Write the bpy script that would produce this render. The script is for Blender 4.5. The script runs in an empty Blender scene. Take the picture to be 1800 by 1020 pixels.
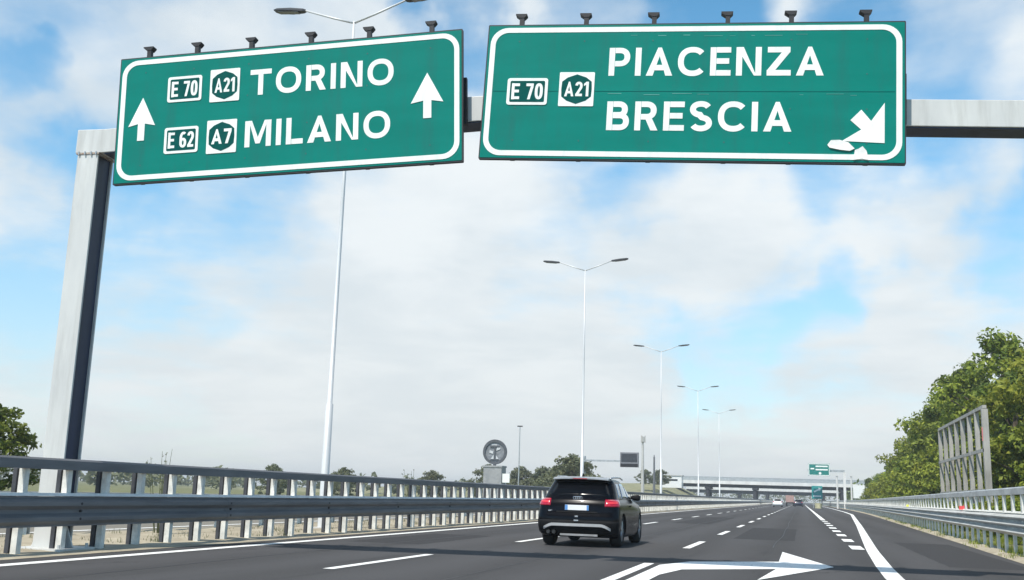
import bpy, bmesh, math, random
from mathutils import Vector, Matrix, noise as mnoise
random.seed(7)
R = math.radians
S = bpy.context.scene
COL = S.collection

# ------------------------------------------------------------------ camera
YAW, PITCH, ROLL, CAM_H = R(15.74), R(11.15), R(1.75), 1.1
cd = bpy.data.cameras.new("camera")
cam = bpy.data.objects.new("camera", cd)
COL.objects.link(cam)
S.camera = cam
cd.sensor_width = 36.0
cd.lens = 36.0 * 1808.0 / 1800.0
cd.clip_start = 0.1
cd.clip_end = 6000
fw = Vector((-math.sin(YAW) * math.cos(PITCH), math.cos(YAW) * math.cos(PITCH), math.sin(PITCH)))
rt = Vector((math.cos(YAW), math.sin(YAW), 0))
up = rt.cross(fw)
r2 = rt * math.cos(ROLL) + up * math.sin(ROLL)
u2 = up * math.cos(ROLL) - rt * math.sin(ROLL)
mw = Matrix((r2, u2, -fw)).transposed().to_4x4()
mw.translation = Vector((0, 0, CAM_H))
cam.matrix_world = mw

# ------------------------------------------------------------------ sun, sky, exposure
TO_SUN = Vector((-0.17, -0.53, 0.83)).normalized()
SUN_EL = math.asin(TO_SUN.z)
sl = bpy.data.lights.new("sun", 'SUN')
sl.energy = 5.0
sl.angle = R(0.6)
sl.color = (1.0, 0.955, 0.88)
sun = bpy.data.objects.new("sun", sl)
COL.objects.link(sun)
sun.rotation_euler = TO_SUN.to_track_quat('Z', 'Y').to_euler()
sun.location = (-20, -20, 60)

vs = S.view_settings
vs.view_transform = 'Standard'
vs.look = 'None'
vs.exposure = 0.0
vs.gamma = 1.0
vs.use_curve_mapping = False

W = bpy.data.worlds.new("World")
S.world = W
W.use_nodes = True
wt = W.node_tree
wt.nodes.clear()


def wn(t, **kw):
    n = wt.nodes.new(t)
    for k, v in kw.items():
        setattr(n, k, v)
    return n


def wmath(op, a, b=None, c=None, clamp=False):
    n = wn('ShaderNodeMath', operation=op)
    n.use_clamp = clamp
    for i, v in enumerate((a, b, c)):
        if v is None:
            continue
        if isinstance(v, (int, float)):
            n.inputs[i].default_value = v
        else:
            wt.links.new(v, n.inputs[i])
    return n.outputs[0]


def wsmooth(v, lo, hi, a=0.0, b=1.0):
    n = wn('ShaderNodeMapRange', interpolation_type='SMOOTHSTEP')
    wt.links.new(v, n.inputs[0])
    for i, x in enumerate((lo, hi, a, b)):
        n.inputs[1 + i].default_value = x
    return n.outputs[0]


def wmix(f, a, b):
    n = wn('ShaderNodeMix', data_type='RGBA')
    if isinstance(f, float):
        n.inputs[0].default_value = f
    else:
        wt.links.new(f, n.inputs[0])
    for i, v in ((6, a), (7, b)):
        if isinstance(v, tuple):
            n.inputs[i].default_value = (*v, 1)
        else:
            wt.links.new(v, n.inputs[i])
    return n.outputs[2]


skyt = wn('ShaderNodeTexSky', sky_type='NISHITA')
skyt.sun_disc = False
skyt.sun_elevation = SUN_EL
skyt.sun_rotation = math.atan2(TO_SUN.x, TO_SUN.y)
skyt.air_density = 1.0
skyt.dust_density = 0.6
skyt.ozone_density = 2.2
geo = wn('ShaderNodeTexCoord')
sep = wn('ShaderNodeSeparateXYZ')
wt.links.new(geo.outputs['Generated'], sep.inputs[0])
dx, dy, dz = sep.outputs
den = wmath('ADD', wmath('MAXIMUM', dz, 0.0), 0.16)
cmb = wn('ShaderNodeCombineXYZ')
wt.links.new(wmath('DIVIDE', dx, den), cmb.inputs[0])
wt.links.new(wmath('DIVIDE', dy, den), cmb.inputs[1])


def wnoise(scale, detail, rough, off, dist=0.0):
    m = wn('ShaderNodeMapping')
    m.inputs['Location'].default_value = off
    wt.links.new(cmb.outputs[0], m.inputs[0])
    n = wn('ShaderNodeTexNoise')
    n.inputs['Scale'].default_value = scale
    n.inputs['Detail'].default_value = detail
    n.inputs['Roughness'].default_value = rough
    n.inputs['Distortion'].default_value = dist
    wt.links.new(m.outputs[0], n.inputs['Vector'])
    return n.outputs[0]


def pixdir(px, py):
    v = r2 * ((px - 900) / 1808.0) + u2 * ((510 - py) / 1808.0) + fw
    return v.normalized()


# broad cloud banks and clear gaps, each around a direction of the sky (x, y here only name that direction)
# (px, py, angular radius deg, amount: + cloud, - clear sky)
BANKS = [(1250, 20, 7.0, -0.46), (1000, 10, 4.0, -0.22), (1700, 100, 6.0, -0.20), (1640, 10, 4, -0.10),
         (835, 120, 3.0, -0.30), (60, 40, 3.4, -0.20), (180, 330, 4.5, -0.22), (300, 360, 7, -0.16), (560, 380, 6, -0.12), (90, 540, 5, -0.14),
         (1330, 590, 5.5, -0.24), (1170, 640, 4.0, -0.16), (1150, 300, 4.0, -0.16), (1420, 300, 3.0, -0.12),
         (1740, 430, 3.5, -0.22), (1560, 520, 3.0, -0.22), (1500, 620, 4, -0.22),
         (60, 660, 5.0, -0.16), (330, 760, 4.5, -0.12), (700, 350, 9, 0.06),
         (700, 560, 13, 0.16), (1600, 330, 5, 0.16), (1650, 500, 3.0, 0.10), (330, 90, 7, 0.12), (1250, 420, 6, 0.14),
         (1450, 790, 7, 0.10), (1000, 740, 8, 0.12), (1640, 620, 4, 0.05)]
# the edges of the banks are torn by the same turbulence as the clouds
wpn = wn('ShaderNodeTexNoise')
wpn.inputs['Scale'].default_value = 5.0
wpn.inputs['Detail'].default_value = 5.0
wt.links.new(geo.outputs['Generated'], wpn.inputs['Vector'])
wsub = wn('ShaderNodeVectorMath', operation='SUBTRACT')
wt.links.new(wpn.outputs['Color'], wsub.inputs[0])
wsub.inputs[1].default_value = (.5, .5, .5)
wma = wn('ShaderNodeVectorMath', operation='MULTIPLY_ADD')
wt.links.new(wsub.outputs[0], wma.inputs[0])
wma.inputs[1].default_value = (.34, .34, .34)
wt.links.new(geo.outputs['Generated'], wma.inputs[2])
wnm = wn('ShaderNodeVectorMath', operation='NORMALIZE')
wt.links.new(wma.outputs[0], wnm.inputs[0])
bias = None
for px, py, rad, amt in BANKS:
    d = pixdir(px, py)
    vd = wn('ShaderNodeVectorMath', operation='DOT_PRODUCT')
    wt.links.new(wnm.outputs[0], vd.inputs[0])
    vd.inputs[1].default_value = d
    b = wsmooth(vd.outputs['Value'], math.cos(R(rad)), 1.0, 0.0, amt)
    bias = b if bias is None else wmath('ADD', bias, b)
vd = wn('ShaderNodeVectorMath', operation='DOT_PRODUCT')
wt.links.new(geo.outputs['Generated'], vd.inputs[0])
vd.inputs[1].default_value = fw
bias = wmath('ADD', bias, wsmooth(vd.outputs['Value'], math.cos(R(75)), math.cos(R(34)), -0.55, 0.0))  # clouds cleared outside the view to cut the fill light
n1 = wnoise(0.9, 9.0, 0.56, (3.1, 7.7, 0.4), 0.35)
n2 = wnoise(2.9, 7.0, 0.55, (1.4, 2.2, 5.0), 0.15)
cov = wmath('ADD', wmath('MULTIPLY_ADD', n1, 0.95, wmath('MULTIPLY', n2, 0.55)), bias)
cloudf = wsmooth(cov, 0.38, 0.86)
# sky deeper in colour off the horizon, dimmed overhead to cut fill light
hsv = wn('ShaderNodeHueSaturation')
hsv.inputs['Hue'].default_value = 0.482
hsv.inputs['Saturation'].default_value = 1.22
wt.links.new(wsmooth(dz, 0.40, 0.75, 2.05, 0.9), hsv.inputs['Value'])
wt.links.new(skyt.outputs[0], hsv.inputs['Color'])
hz = wsmooth(dz, 0.0, 0.34, 1.0, 0.0)
sky_c = wmix(wmath('MULTIPLY', hz, 0.58), hsv.outputs[0], (5.9, 6.9, 7.6))
# cloud tone: bright tops, slightly grey and cream bellies
tone = wsmooth(wnoise(1.7, 6.0, 0.55, (8.0, 1.0, 2.0), 0.3), 0.36, 0.66)
cl = wmix(tone, (7.4, 8.1, 8.5), (9.3, 9.7, 9.8))
cl = wmix(wmath('MULTIPLY', hz, 0.65), cl, (8.0, 8.35, 8.45))
final = wmix(wmath('MULTIPLY', cloudf, 0.94), sky_c, cl)
bg = wn('ShaderNodeBackground')
bg.inputs['Strength'].default_value = 0.1
wt.links.new(final, bg.inputs[0])
wo = wn('ShaderNodeOutputWorld')
wt.links.new(bg.outputs[0], wo.inputs[0])

HAZE = 0.0006

# ------------------------------------------------------------------ materials
MATS = {}


def mat(name, col, rough=0.6, metal=0.0, var=0.18, scale=4.0, bump=0.0, coat=0.0, col2=None, stretch=(1, 1, 1),
        detail=6.0, spec=0.5, lo=0.35, hi=0.65, world=False):
    if name in MATS:
        return MATS[name]
    m = bpy.data.materials.new(name)
    m.use_nodes = True
    t = m.node_tree
    p = t.nodes['Principled BSDF']
    p.inputs['Roughness'].default_value = rough
    p.inputs['Metallic'].default_value = metal
    p.inputs['Coat Weight'].default_value = coat
    p.inputs['Coat Roughness'].default_value = 0.04
    p.inputs['Specular IOR Level'].default_value = spec
    tc = t.nodes.new('ShaderNodeTexCoord')
    mp = t.nodes.new('ShaderNodeMapping')
    mp.inputs['Scale'].default_value = stretch
    if world:
        g = t.nodes.new('ShaderNodeNewGeometry')
        t.links.new(g.outputs['Position'], mp.inputs[0])
    else:
        t.links.new(tc.outputs['Object'], mp.inputs[0])
    n = t.nodes.new('ShaderNodeTexNoise')
    n.inputs['Scale'].default_value = scale
    n.inputs['Detail'].default_value = detail
    n.inputs['Roughness'].default_value = 0.6
    t.links.new(mp.outputs[0], n.inputs['Vector'])
    mr = t.nodes.new('ShaderNodeMapRange')
    mr.inputs[1].default_value = lo
    mr.inputs[2].default_value = hi
    t.links.new(n.outputs[0], mr.inputs[0])
    mx = t.nodes.new('ShaderNodeMix')
    mx.data_type = 'RGBA'
    t.links.new(mr.outputs[0], mx.inputs[0])
    if col2 is None:
        a = tuple(c * (1 - var) for c in col)
        b = tuple(min(1, c * (1 + var)) for c in col)
    else:
        a, b = col, col2
    mx.inputs[6].default_value = (*a, 1)
    mx.inputs[7].default_value = (*b, 1)
    t.links.new(mx.outputs[2], p.inputs['Base Color'])
    if bump:
        bp = t.nodes.new('ShaderNodeBump')
        bp.inputs['Strength'].default_value = bump
        bp.inputs['Distance'].default_value = 0.02
        t.links.new(n.outputs[0], bp.inputs['Height'])
        t.links.new(bp.outputs[0], p.inputs['Normal'])
    MATS[name] = m
    return m


def nodes_of(m):
    t = m.node_tree
    return t, t.nodes['Principled BSDF']


def mat_asphalt(name, base, dark, grain, tracks):
    """aggregate speckle, broad patches and wheel-worn lanes (lane positions are where the wheels run)"""
    m = bpy.data.materials.new(name)
    m.use_nodes = True
    t, p = nodes_of(m)
    p.inputs['Roughness'].default_value = 0.88
    p.inputs['Specular IOR Level'].default_value = 0.15
    g = t.nodes.new('ShaderNodeNewGeometry')

    def nz(scale, det, st=(1, 1, 1), lo=.3, hi=.7):
        mp = t.nodes.new('ShaderNodeMapping')
        mp.inputs['Scale'].default_value = st
        t.links.new(g.outputs['Position'], mp.inputs[0])
        n = t.nodes.new('ShaderNodeTexNoise')
        n.inputs['Scale'].default_value = scale
        n.inputs['Detail'].default_value = det
        n.inputs['Roughness'].default_value = .65
        t.links.new(mp.outputs[0], n.inputs['Vector'])
        r = t.nodes.new('ShaderNodeMapRange')
        r.inputs[1].default_value = lo
        r.inputs[2].default_value = hi
        t.links.new(n.outputs[0], r.inputs[0])
        return r.outputs[0], n.outputs[0]

    def mix(f, a, b, blend='MIX'):
        x = t.nodes.new('ShaderNodeMix')
        x.data_type = 'RGBA'
        x.blend_type = blend
        if isinstance(f, float):
            x.inputs[0].default_value = f
        else:
            t.links.new(f, x.inputs[0])
        for i, v in ((6, a), (7, b)):
            if isinstance(v, tuple):
                x.inputs[i].default_value = (*v, 1)
            else:
                t.links.new(v, x.inputs[i])
        return x.outputs[2]
    patch, _ = nz(.35, 5, (1, .25, 1))
    c = mix(patch, dark, base)
    sp, raw = nz(42, 3)
    c = mix(grain, c, mix(sp, (.012, .012, .012), (.13, .125, .12)))
    stn, _ = nz(1.3, 8, (1.6, .12, 1), .55, .75)
    mm = t.nodes.new('ShaderNodeMath')
    mm.operation = 'MULTIPLY'
    mm.inputs[1].default_value = .6
    t.links.new(stn, mm.inputs[0])
    c = mix(mm.outputs[0], c, tuple(x * .62 for x in dark))
    if tracks:
        sx = t.nodes.new('ShaderNodeSeparateXYZ')
        t.links.new(g.outputs['Position'], sx.inputs[0])
        w = t.nodes.new('ShaderNodeMath')
        w.operation = 'SINE'
        q = t.nodes.new('ShaderNodeMath')
        q.operation = 'MULTIPLY_ADD'
        q.inputs[1].default_value = 2 * math.pi / 1.88
        q.inputs[2].default_value = 0.5
        t.links.new(sx.outputs[0], q.inputs[0])
        t.links.new(q.outputs[0], w.inputs[0])
        r = t.nodes.new('ShaderNodeMapRange')
        r.inputs[1].default_value = -1
        r.inputs[2].default_value = 1
        r.inputs[3].default_value = 0
        r.inputs[4].default_value = .42
        t.links.new(w.outputs[0], r.inputs[0])
        c = mix(r.outputs[0], c, tuple(x * 1.35 for x in base))
    # hairline cracks
    vo = t.nodes.new('ShaderNodeTexVoronoi')
    vo.feature = 'DISTANCE_TO_EDGE'
    vo.inputs['Scale'].default_value = .42
    mpv = t.nodes.new('ShaderNodeMapping')
    mpv.inputs['Scale'].default_value = (1, .45, 1)
    nzv = t.nodes.new('ShaderNodeTexNoise')
    nzv.inputs['Scale'].default_value = 2.2
    nzv.inputs['Detail'].default_value = 6
    t.links.new(g.outputs['Position'], nzv.inputs['Vector'])
    va = t.nodes.new('ShaderNodeVectorMath')
    va.operation = 'MULTIPLY_ADD'
    va.inputs[1].default_value = (.9, .9, 0)
    t.links.new(nzv.outputs['Color'], va.inputs[0])
    t.links.new(g.outputs['Position'], va.inputs[2])
    t.links.new(va.outputs[0], mpv.inputs[0])
    t.links.new(mpv.outputs[0], vo.inputs['Vector'])
    vr = t.nodes.new('ShaderNodeMapRange')
    vr.inputs[1].default_value = .002
    vr.inputs[2].default_value = .010
    vr.inputs[3].default_value = .55
    vr.inputs[4].default_value = 0
    t.links.new(vo.outputs['Distance'], vr.inputs[0])
    gate, _ = nz(.22, 2, (1, .4, 1), .52, .6)
    gm = t.nodes.new('ShaderNodeMath')
    gm.operation = 'MULTIPLY'
    t.links.new(vr.outputs[0], gm.inputs[0])
    t.links.new(gate, gm.inputs[1])
    if tracks:
        c = mix(gm.outputs[0], c, (.016, .016, .017))
    t.links.new(c, p.inputs['Base Color'])
    b = t.nodes.new('ShaderNodeBump')
    b.inputs['Strength'].default_value = .5
    b.inputs['Distance'].default_value = .008
    t.links.new(raw, b.inputs['Height'])
    t.links.new(b.outputs[0], p.inputs['Normal'])
    return m


def mat_paint(name, col, wear, wearcol):
    """road paint, worn through to the asphalt in specks and streaks"""
    m = mat(name, wearcol, rough=.7, scale=9, col2=col, stretch=(1.4, .5, 1), lo=.5 - .3 * (1 - wear) - .02, hi=.5 - .3 * (1 - wear) + .12, world=True, detail=9)
    return m


def mat_leaf(name, dark, light):
    m = bpy.data.materials.new(name)
    m.use_nodes = True
    t, p = nodes_of(m)
    out = t.nodes['Material Output']
    g = t.nodes.new('ShaderNodeNewGeometry')
    oi = t.nodes.new('ShaderNodeObjectInfo')
    tc = t.nodes.new('ShaderNodeTexCoord')
    n = t.nodes.new('ShaderNodeTexNoise')
    n.inputs['Scale'].default_value = .8
    n.inputs['Detail'].default_value = 3
    t.links.new(tc.outputs['Object'], n.inputs['Vector'])
    a = t.nodes.new('ShaderNodeMath')
    a.operation = 'MULTIPLY_ADD'
    a.inputs[1].default_value = .55
    t.links.new(g.outputs['Random Per Island'], a.inputs[0])
    mr = t.nodes.new('ShaderNodeMapRange')
    mr.inputs[1].default_value = .35
    mr.inputs[2].default_value = .65
    mr.inputs[3].default_value = -.1
    mr.inputs[4].default_value = .45
    t.links.new(n.outputs[0], mr.inputs[0])
    t.links.new(mr.outputs[0], a.inputs[2])
    a.use_clamp = True
    mx = t.nodes.new('ShaderNodeMix')
    mx.data_type = 'RGBA'
    mx.inputs[6].default_value = (*dark, 1)
    mx.inputs[7].default_value = (*light, 1)
    t.links.new(a.outputs[0], mx.inputs[0])
    hs = t.nodes.new('ShaderNodeHueSaturation')
    mh = t.nodes.new('ShaderNodeMapRange')
    mh.inputs[3].default_value = .485
    mh.inputs[4].default_value = .515
    t.links.new(oi.outputs['Random'], mh.inputs[0])
    t.links.new(mh.outputs[0], hs.inputs['Hue'])
    t.links.new(mx.outputs[2], hs.inputs['Color'])
    t.links.new(hs.outputs[0], p.inputs['Base Color'])
    p.inputs['Roughness'].default_value = .55
    p.inputs['Specular IOR Level'].default_value = .25
    tr = t.nodes.new('ShaderNodeBsdfTranslucent')
    t.links.new(hs.outputs[0], tr.inputs['Color'])
    ms = t.nodes.new('ShaderNodeMixShader')
    ms.inputs[0].default_value = .34
    t.links.new(p.outputs[0], ms.inputs[1])
    t.links.new(tr.outputs[0], ms.inputs[2])
    t.links.new(ms.outputs[0], out.inputs[0])
    return m


ASPH = mat_asphalt('asphalt', (.068, .0665, .069), (.047, .046, .048), .28, True)
ASPH2 = mat_asphalt('asphalt_pale', (.26, .24, .20), (.20, .185, .155), .12, False)
PAINT = mat_paint('road_paint', (.84, .84, .81), .30, (.22, .22, .215))
PAINT2 = mat_paint('road_paint_worn', (.80, .80, .77), .42, (.16, .16, .16))
GALV = mat('galvanised_steel', (.50, .51, .51), rough=.42, metal=.55, var=.2, scale=3, stretch=(1, .4, 1))
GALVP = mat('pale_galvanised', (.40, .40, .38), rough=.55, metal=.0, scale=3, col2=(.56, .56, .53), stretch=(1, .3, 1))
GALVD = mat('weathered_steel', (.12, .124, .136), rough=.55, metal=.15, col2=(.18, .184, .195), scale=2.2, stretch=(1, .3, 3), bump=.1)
FRAMEM = mat('frame_steel', (.36, .345, .315), rough=.6, metal=.1, var=.25, scale=2, stretch=(1, 1, .3))
CAPM = mat('cap_sunlit', (.75, .75, .73), rough=.5, var=.1)  # paler than the beam: sunlight on the top edge put into the colour
POSTM = mat('post_zinc', (.66, .65, .60), rough=.6, metal=.0, var=.2, scale=5)
BRACE = mat('brace_shade', (.05, .052, .06), rough=.6, var=.3)  # near-black, paints a shaded side beside each pale post
POSTD = mat('post_zinc_dull', (.34, .34, .33), rough=.6, metal=.15, var=.3, scale=5)
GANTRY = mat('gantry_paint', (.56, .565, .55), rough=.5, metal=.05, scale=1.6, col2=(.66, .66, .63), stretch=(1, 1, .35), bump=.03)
SIGNG = mat('sign_green', (.003, .190, .150), rough=.42, scale=1.1, col2=(.004, .215, .172), stretch=(.5, 1, 2.2), spec=.08)
SIGNW = mat('sign_white', (.86, .88, .84), rough=.5, scale=2.0, col2=(.93, .94, .9), spec=.1)
SIGND = mat('sign_dark_green', (.003, .085, .075), rough=.6, var=.12, spec=.04)
SIGNBACK = mat('sign_back', (.02, .022, .026), rough=.6)
def grime(m, colr, amount, stretch, scale):
    """weather streaks and blotches over a material's own colour"""
    t, p = nodes_of(m)
    src = p.inputs['Base Color'].links[0].from_socket
    tc = t.nodes.new('ShaderNodeTexCoord')
    mp = t.nodes.new('ShaderNodeMapping')
    mp.inputs['Scale'].default_value = stretch
    t.links.new(tc.outputs['Object'], mp.inputs[0])
    n = t.nodes.new('ShaderNodeTexNoise')
    n.inputs['Scale'].default_value = scale
    n.inputs['Detail'].default_value = 9
    n.inputs['Roughness'].default_value = .7
    t.links.new(mp.outputs[0], n.inputs['Vector'])
    r = t.nodes.new('ShaderNodeMapRange')
    r.inputs[1].default_value = .48
    r.inputs[2].default_value = .74
    r.inputs[4].default_value = amount
    t.links.new(n.outputs[0], r.inputs[0])
    x = t.nodes.new('ShaderNodeMix')
    x.data_type = 'RGBA'
    t.links.new(r.outputs[0], x.inputs[0])
    t.links.new(src, x.inputs[6])
    x.inputs[7].default_value = (*colr, 1)
    t.links.new(x.outputs[2], p.inputs['Base Color'])


grime(SIGNG, (.03, .12, .11), .45, (2.2, 1, .35), 1.6)
grime(SIGNW, (.55, .56, .50), .5, (2.0, 1, .5), 2.2)
grime(GANTRY, (.30, .29, .26), .55, (2.5, 2.5, .25), 1.3)
NAVY = mat('navy_shade', (.012, .016, .035), rough=.5, scale=2, col2=(.02, .03, .075), stretch=(1, 3, .2))  # paints the shade on the leg's road side and the beam's underside
RIVET = mat('rivet_green', (.01, .13, .11), rough=.5)
BLACKM = mat('black_metal', (.014, .014, .017), rough=.6, var=.3)
TORN = mat('torn_film', (.86, .85, .82), rough=.8, scale=9, col2=(.70, .69, .66))
POLE = mat('lamp_pole', (.64, .65, .65), rough=.45, metal=.1, var=.07, scale=1.5, stretch=(1, 1, .2))
LAMPD = mat('lamp_head', (.05, .052, .058), rough=.5, metal=.2)
LAMPG = mat('lamp_glass', (.20, .21, .23), rough=.2)
CONC = mat('concrete', (.44, .43, .40), rough=.9, scale=.6, col2=(.56, .55, .52), stretch=(1, 1, .4))
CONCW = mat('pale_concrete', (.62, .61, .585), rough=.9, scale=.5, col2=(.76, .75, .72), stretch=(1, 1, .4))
CONCD = mat('shaded_concrete', (.035, .035, .04), rough=.95, var=.2, scale=.8)  # near-black: shade under the bridge put into the colour
GRASS = mat('verge_grass', (.085, .105, .03), rough=.95, scale=.5, col2=(.20, .185, .075), bump=.5, world=True, detail=10)
DIRT = mat('dry_earth', (.30, .255, .18), rough=.95, scale=1.4, col2=(.44, .39, .29), bump=.6, world=True, detail=10)
LEAF1 = mat_leaf('leaf_olive', (.065, .11, .012), (.42, .46, .065))
LEAF2 = mat_leaf('leaf_green', (.045, .08, .012), (.28, .33, .055))
LEAF3 = mat_leaf('leaf_dull', (.09, .105, .055), (.25, .26, .14))
BARK = mat('bark', (.075, .06, .042), rough=.95, scale=6, col2=(.15, .125, .09), stretch=(1, 1, .3), bump=.5)
CARB = mat('black_car_paint', (.003, .0032, .005), rough=.2, metal=0, var=.05, coat=.15, spec=.08)
CARP = mat('black_plastic', (.008, .008, .009), rough=.75, var=.2, scale=30, spec=.2)
CHROME = mat('satin_silver', (.62, .63, .66), rough=.25, metal=.85, var=.08)
ROOFS = mat('roof_sky_sheen', (.42, .43, .45), rough=.35, metal=.4)  # silver colour stands in for sky sheen along the spoiler
GLASSD = mat('tinted_glass', (.004, .005, .007), rough=.12, var=.1, spec=.15)
GLASSS = mat('sky_tint_glass', (.34, .40, .48), rough=.06, metal=.85, var=.1)  # pale blue metallic tint brightens the panes like reflected sky
SKID = mat('skid_silver', (.52, .52, .52), rough=.45, var=.08)
REDL = mat('red_lamp', (.42, .008, .030), rough=.18, var=.3, scale=40, stretch=(1, 1, 2), coat=.8)
TYRE = mat('tyre_rubber', (.012, .012, .012), rough=.85)
RIM = mat('alloy_rim', (.42, .43, .45), rough=.3, metal=.8)
PLATE = mat('plate_white', (.85, .86, .86), rough=.4, var=.04)
PLATEB = mat('plate_blue', (.10, .28, .62), rough=.4, var=.05)
WHITEP = mat('white_paint', (.80, .80, .78), rough=.4, var=.06, coat=.3)
BLUEP = mat('dark_blue_paint', (.008, .013, .035), rough=.3, coat=.3)
ORANGEP = mat('faded_red_paint', (.42, .26, .22), rough=.6, var=.2)
REFR = mat('red_reflector', (.85, .10, .10), rough=.3)
REFY = mat('yellow_reflector', (.80, .80, .10), rough=.3)


# ------------------------------------------------------------------ helpers
def obj(name, bm, m, parent=None, smooth=False, bevel=0.0):
    me = bpy.data.meshes.new(name)
    bmesh.ops.recalc_face_normals(bm, faces=bm.faces)
    bm.to_mesh(me)
    bm.free()
    for mm in (m if isinstance(m, (list, tuple)) else [m]):
        me.materials.append(mm)
    if smooth:
        me.polygons.foreach_set('use_smooth', [True] * len(me.polygons))
    o = bpy.data.objects.new(name, me)
    COL.objects.link(o)
    if parent:
        o.parent = parent
    if bevel:
        b = o.modifiers.new('bevel', 'BEVEL')
        b.width = bevel
        b.segments = 2
        b.limit_method = 'ANGLE'
    return o


def tag(o, label, cat, group=None):
    o['label'] = label
    o['category'] = cat
    if group:
        o['group'] = group
    return o


def struct(name, bm, m, smooth=False):
    o = obj(name, bm, m, smooth=smooth)
    o['kind'] = 'structure'
    return o


def thing(name, label, cat, loc=(0, 0, 0), rot=(0, 0, 0), group=None):
    o = bpy.data.objects.new(name, None)
    o.empty_display_size = .3
    COL.objects.link(o)
    o.location = loc
    o.rotation_euler = rot
    return tag(o, label, cat, group)


def dup(root, loc, rotz=0.0, scale=None, label=None):
    r = root.copy()
    COL.objects.link(r)
    r.location = loc
    r.rotation_euler = (0, 0, rotz)
    if scale:
        r.scale = scale
    if label:
        r['label'] = label
    for ch in list(root.children):
        c = ch.copy()
        COL.objects.link(c)
        c.parent = r
        for g in ch.children:
            d = g.copy()
            COL.objects.link(d)
            d.parent = c
    return r


def box(bm, x0, x1, y0, y1, z0, z1):
    vs_ = [bm.verts.new((x, y, z)) for z in (z0, z1) for x, y in ((x0, y0), (x1, y0), (x1, y1), (x0, y1))]
    for f in ((3, 2, 1, 0), (4, 5, 6, 7), (0, 1, 5, 4), (1, 2, 6, 5), (2, 3, 7, 6), (3, 0, 4, 7)):
        bm.faces.new([vs_[i] for i in f])
    return vs_


def tube(bm, pts, radii, n=8, caps=True):
    rings = []
    pts = [Vector(p) for p in pts]
    for i, p in enumerate(pts):
        a = pts[max(i - 1, 0)]
        b = pts[min(i + 1, len(pts) - 1)]
        d = (b - a).normalized()
        ref = Vector((1, 0, 0)) if abs(d.x) < .9 else Vector((0, 1, 0))
        u = d.cross(ref).normalized()
        v = d.cross(u)
        r = radii[i] if isinstance(radii, (list, tuple)) else radii
        rings.append([bm.verts.new(p + u * r * math.cos(2 * math.pi * k / n) + v * r * math.sin(2 * math.pi * k / n)) for k in range(n)])
    for A, B in zip(rings, rings[1:]):
        for k in range(n):
            bm.faces.new((A[k], A[(k + 1) % n], B[(k + 1) % n], B[k]))
    if caps:
        bm.faces.new(rings[0][::-1])
        bm.faces.new(rings[-1])


def sweep(bm, prof, path, closed=True):
    """profile (x offset, z) carried along a ground path (x, y)"""
    rings = []
    for (x, y) in path:
        rings.append([bm.verts.new((x + px, y, pz)) for px, pz in prof])
    n = len(prof)
    for A, B in zip(rings, rings[1:]):
        for k in range(n if closed else n - 1):
            bm.faces.new((A[k], A[(k + 1) % n], B[(k + 1) % n], B[k]))
    if closed:
        bm.faces.new(rings[0])
        bm.faces.new(rings[-1][::-1])


def prism(bm, pts, y0, y1):
    """outline in (x, z), thick along y from y0 (front) to y1"""
    a = [bm.verts.new((x, y0, z)) for x, z in pts]
    b = [bm.verts.new((x, y1, z)) for x, z in pts]
    bm.faces.new(a)
    bm.faces.new(b[::-1])
    n = len(pts)
    for i in range(n):
        bm.faces.new((a[i], b[i], b[(i + 1) % n], a[(i + 1) % n]))


def strip(bm, left, right, z):
    """sheet between two ground polylines of equal length"""
    A = [bm.verts.new((x, y, z)) for x, y in left]
    B = [bm.verts.new((x, y, z)) for x, y in right]
    for i in range(len(A) - 1):
        bm.faces.new((A[i], B[i], B[i + 1], A[i + 1]))


def lerp_path(path, y):
    for (x0, y0), (x1, y1) in zip(path, path[1:]):
        if y <= y1:
            t = (y - y0) / (y1 - y0)
            return x0 + (x1 - x0) * t
    return path[-1][0]


def yrange(a, b, n):
    return [a + (b - a) * i / n for i in range(n + 1)]


# ------------------------------------------------------------------ ground and roads
RAIL_R = [(4.15, -10), (4.35, 10), (4.75, 25), (5.05, 35), (5.7, 60), (6.5, 90), (7.2, 120), (7.7, 160), (7.9, 220), (8.0, 600)]
EDGE_R = [(1.33, -10), (1.33, 18), (1.62, 27), (2.75, 55), (4.75, 108), (5.1, 135), (5.4, 200), (5.6, 600)]
YS = sorted(set(yrange(-30, 60, 30) + yrange(60, 240, 30) + yrange(240, 1400, 20)))

bm = bmesh.new()
N = 64
for i in range(N + 1):
    for j in range(N + 1):
        a, b = (i / N) * 2 - 1, (j / N) * 2 - 1
        x = 1500 * a * abs(a) ** 1.6
        y = 1500 * b * abs(b) ** 1.6 + 60
        bm.verts.new((x, y, -.06))
bm.verts.ensure_lookup_table()
for i in range(N):
    for j in range(N):
        k = i * (N + 1) + j
        bm.faces.new([bm.verts[q] for q in (k, k + N + 1, k + N + 2, k + 1)])
struct('ground', bm, GRASS)

bm = bmesh.new()
strip(bm, [(-10.55, y) for y in YS], [(lerp_path(RAIL_R, y) - .28 + .06 * mnoise.noise((y * .8, 0, 0)), y) for y in YS], 0.0)
struct('road', bm, ASPH)
bm = bmesh.new()
strip(bm, [(-27, y) for y in YS], [(-14.6, y) for y in YS], 0.0)
struct('opposite_road', bm, ASPH2)

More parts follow.
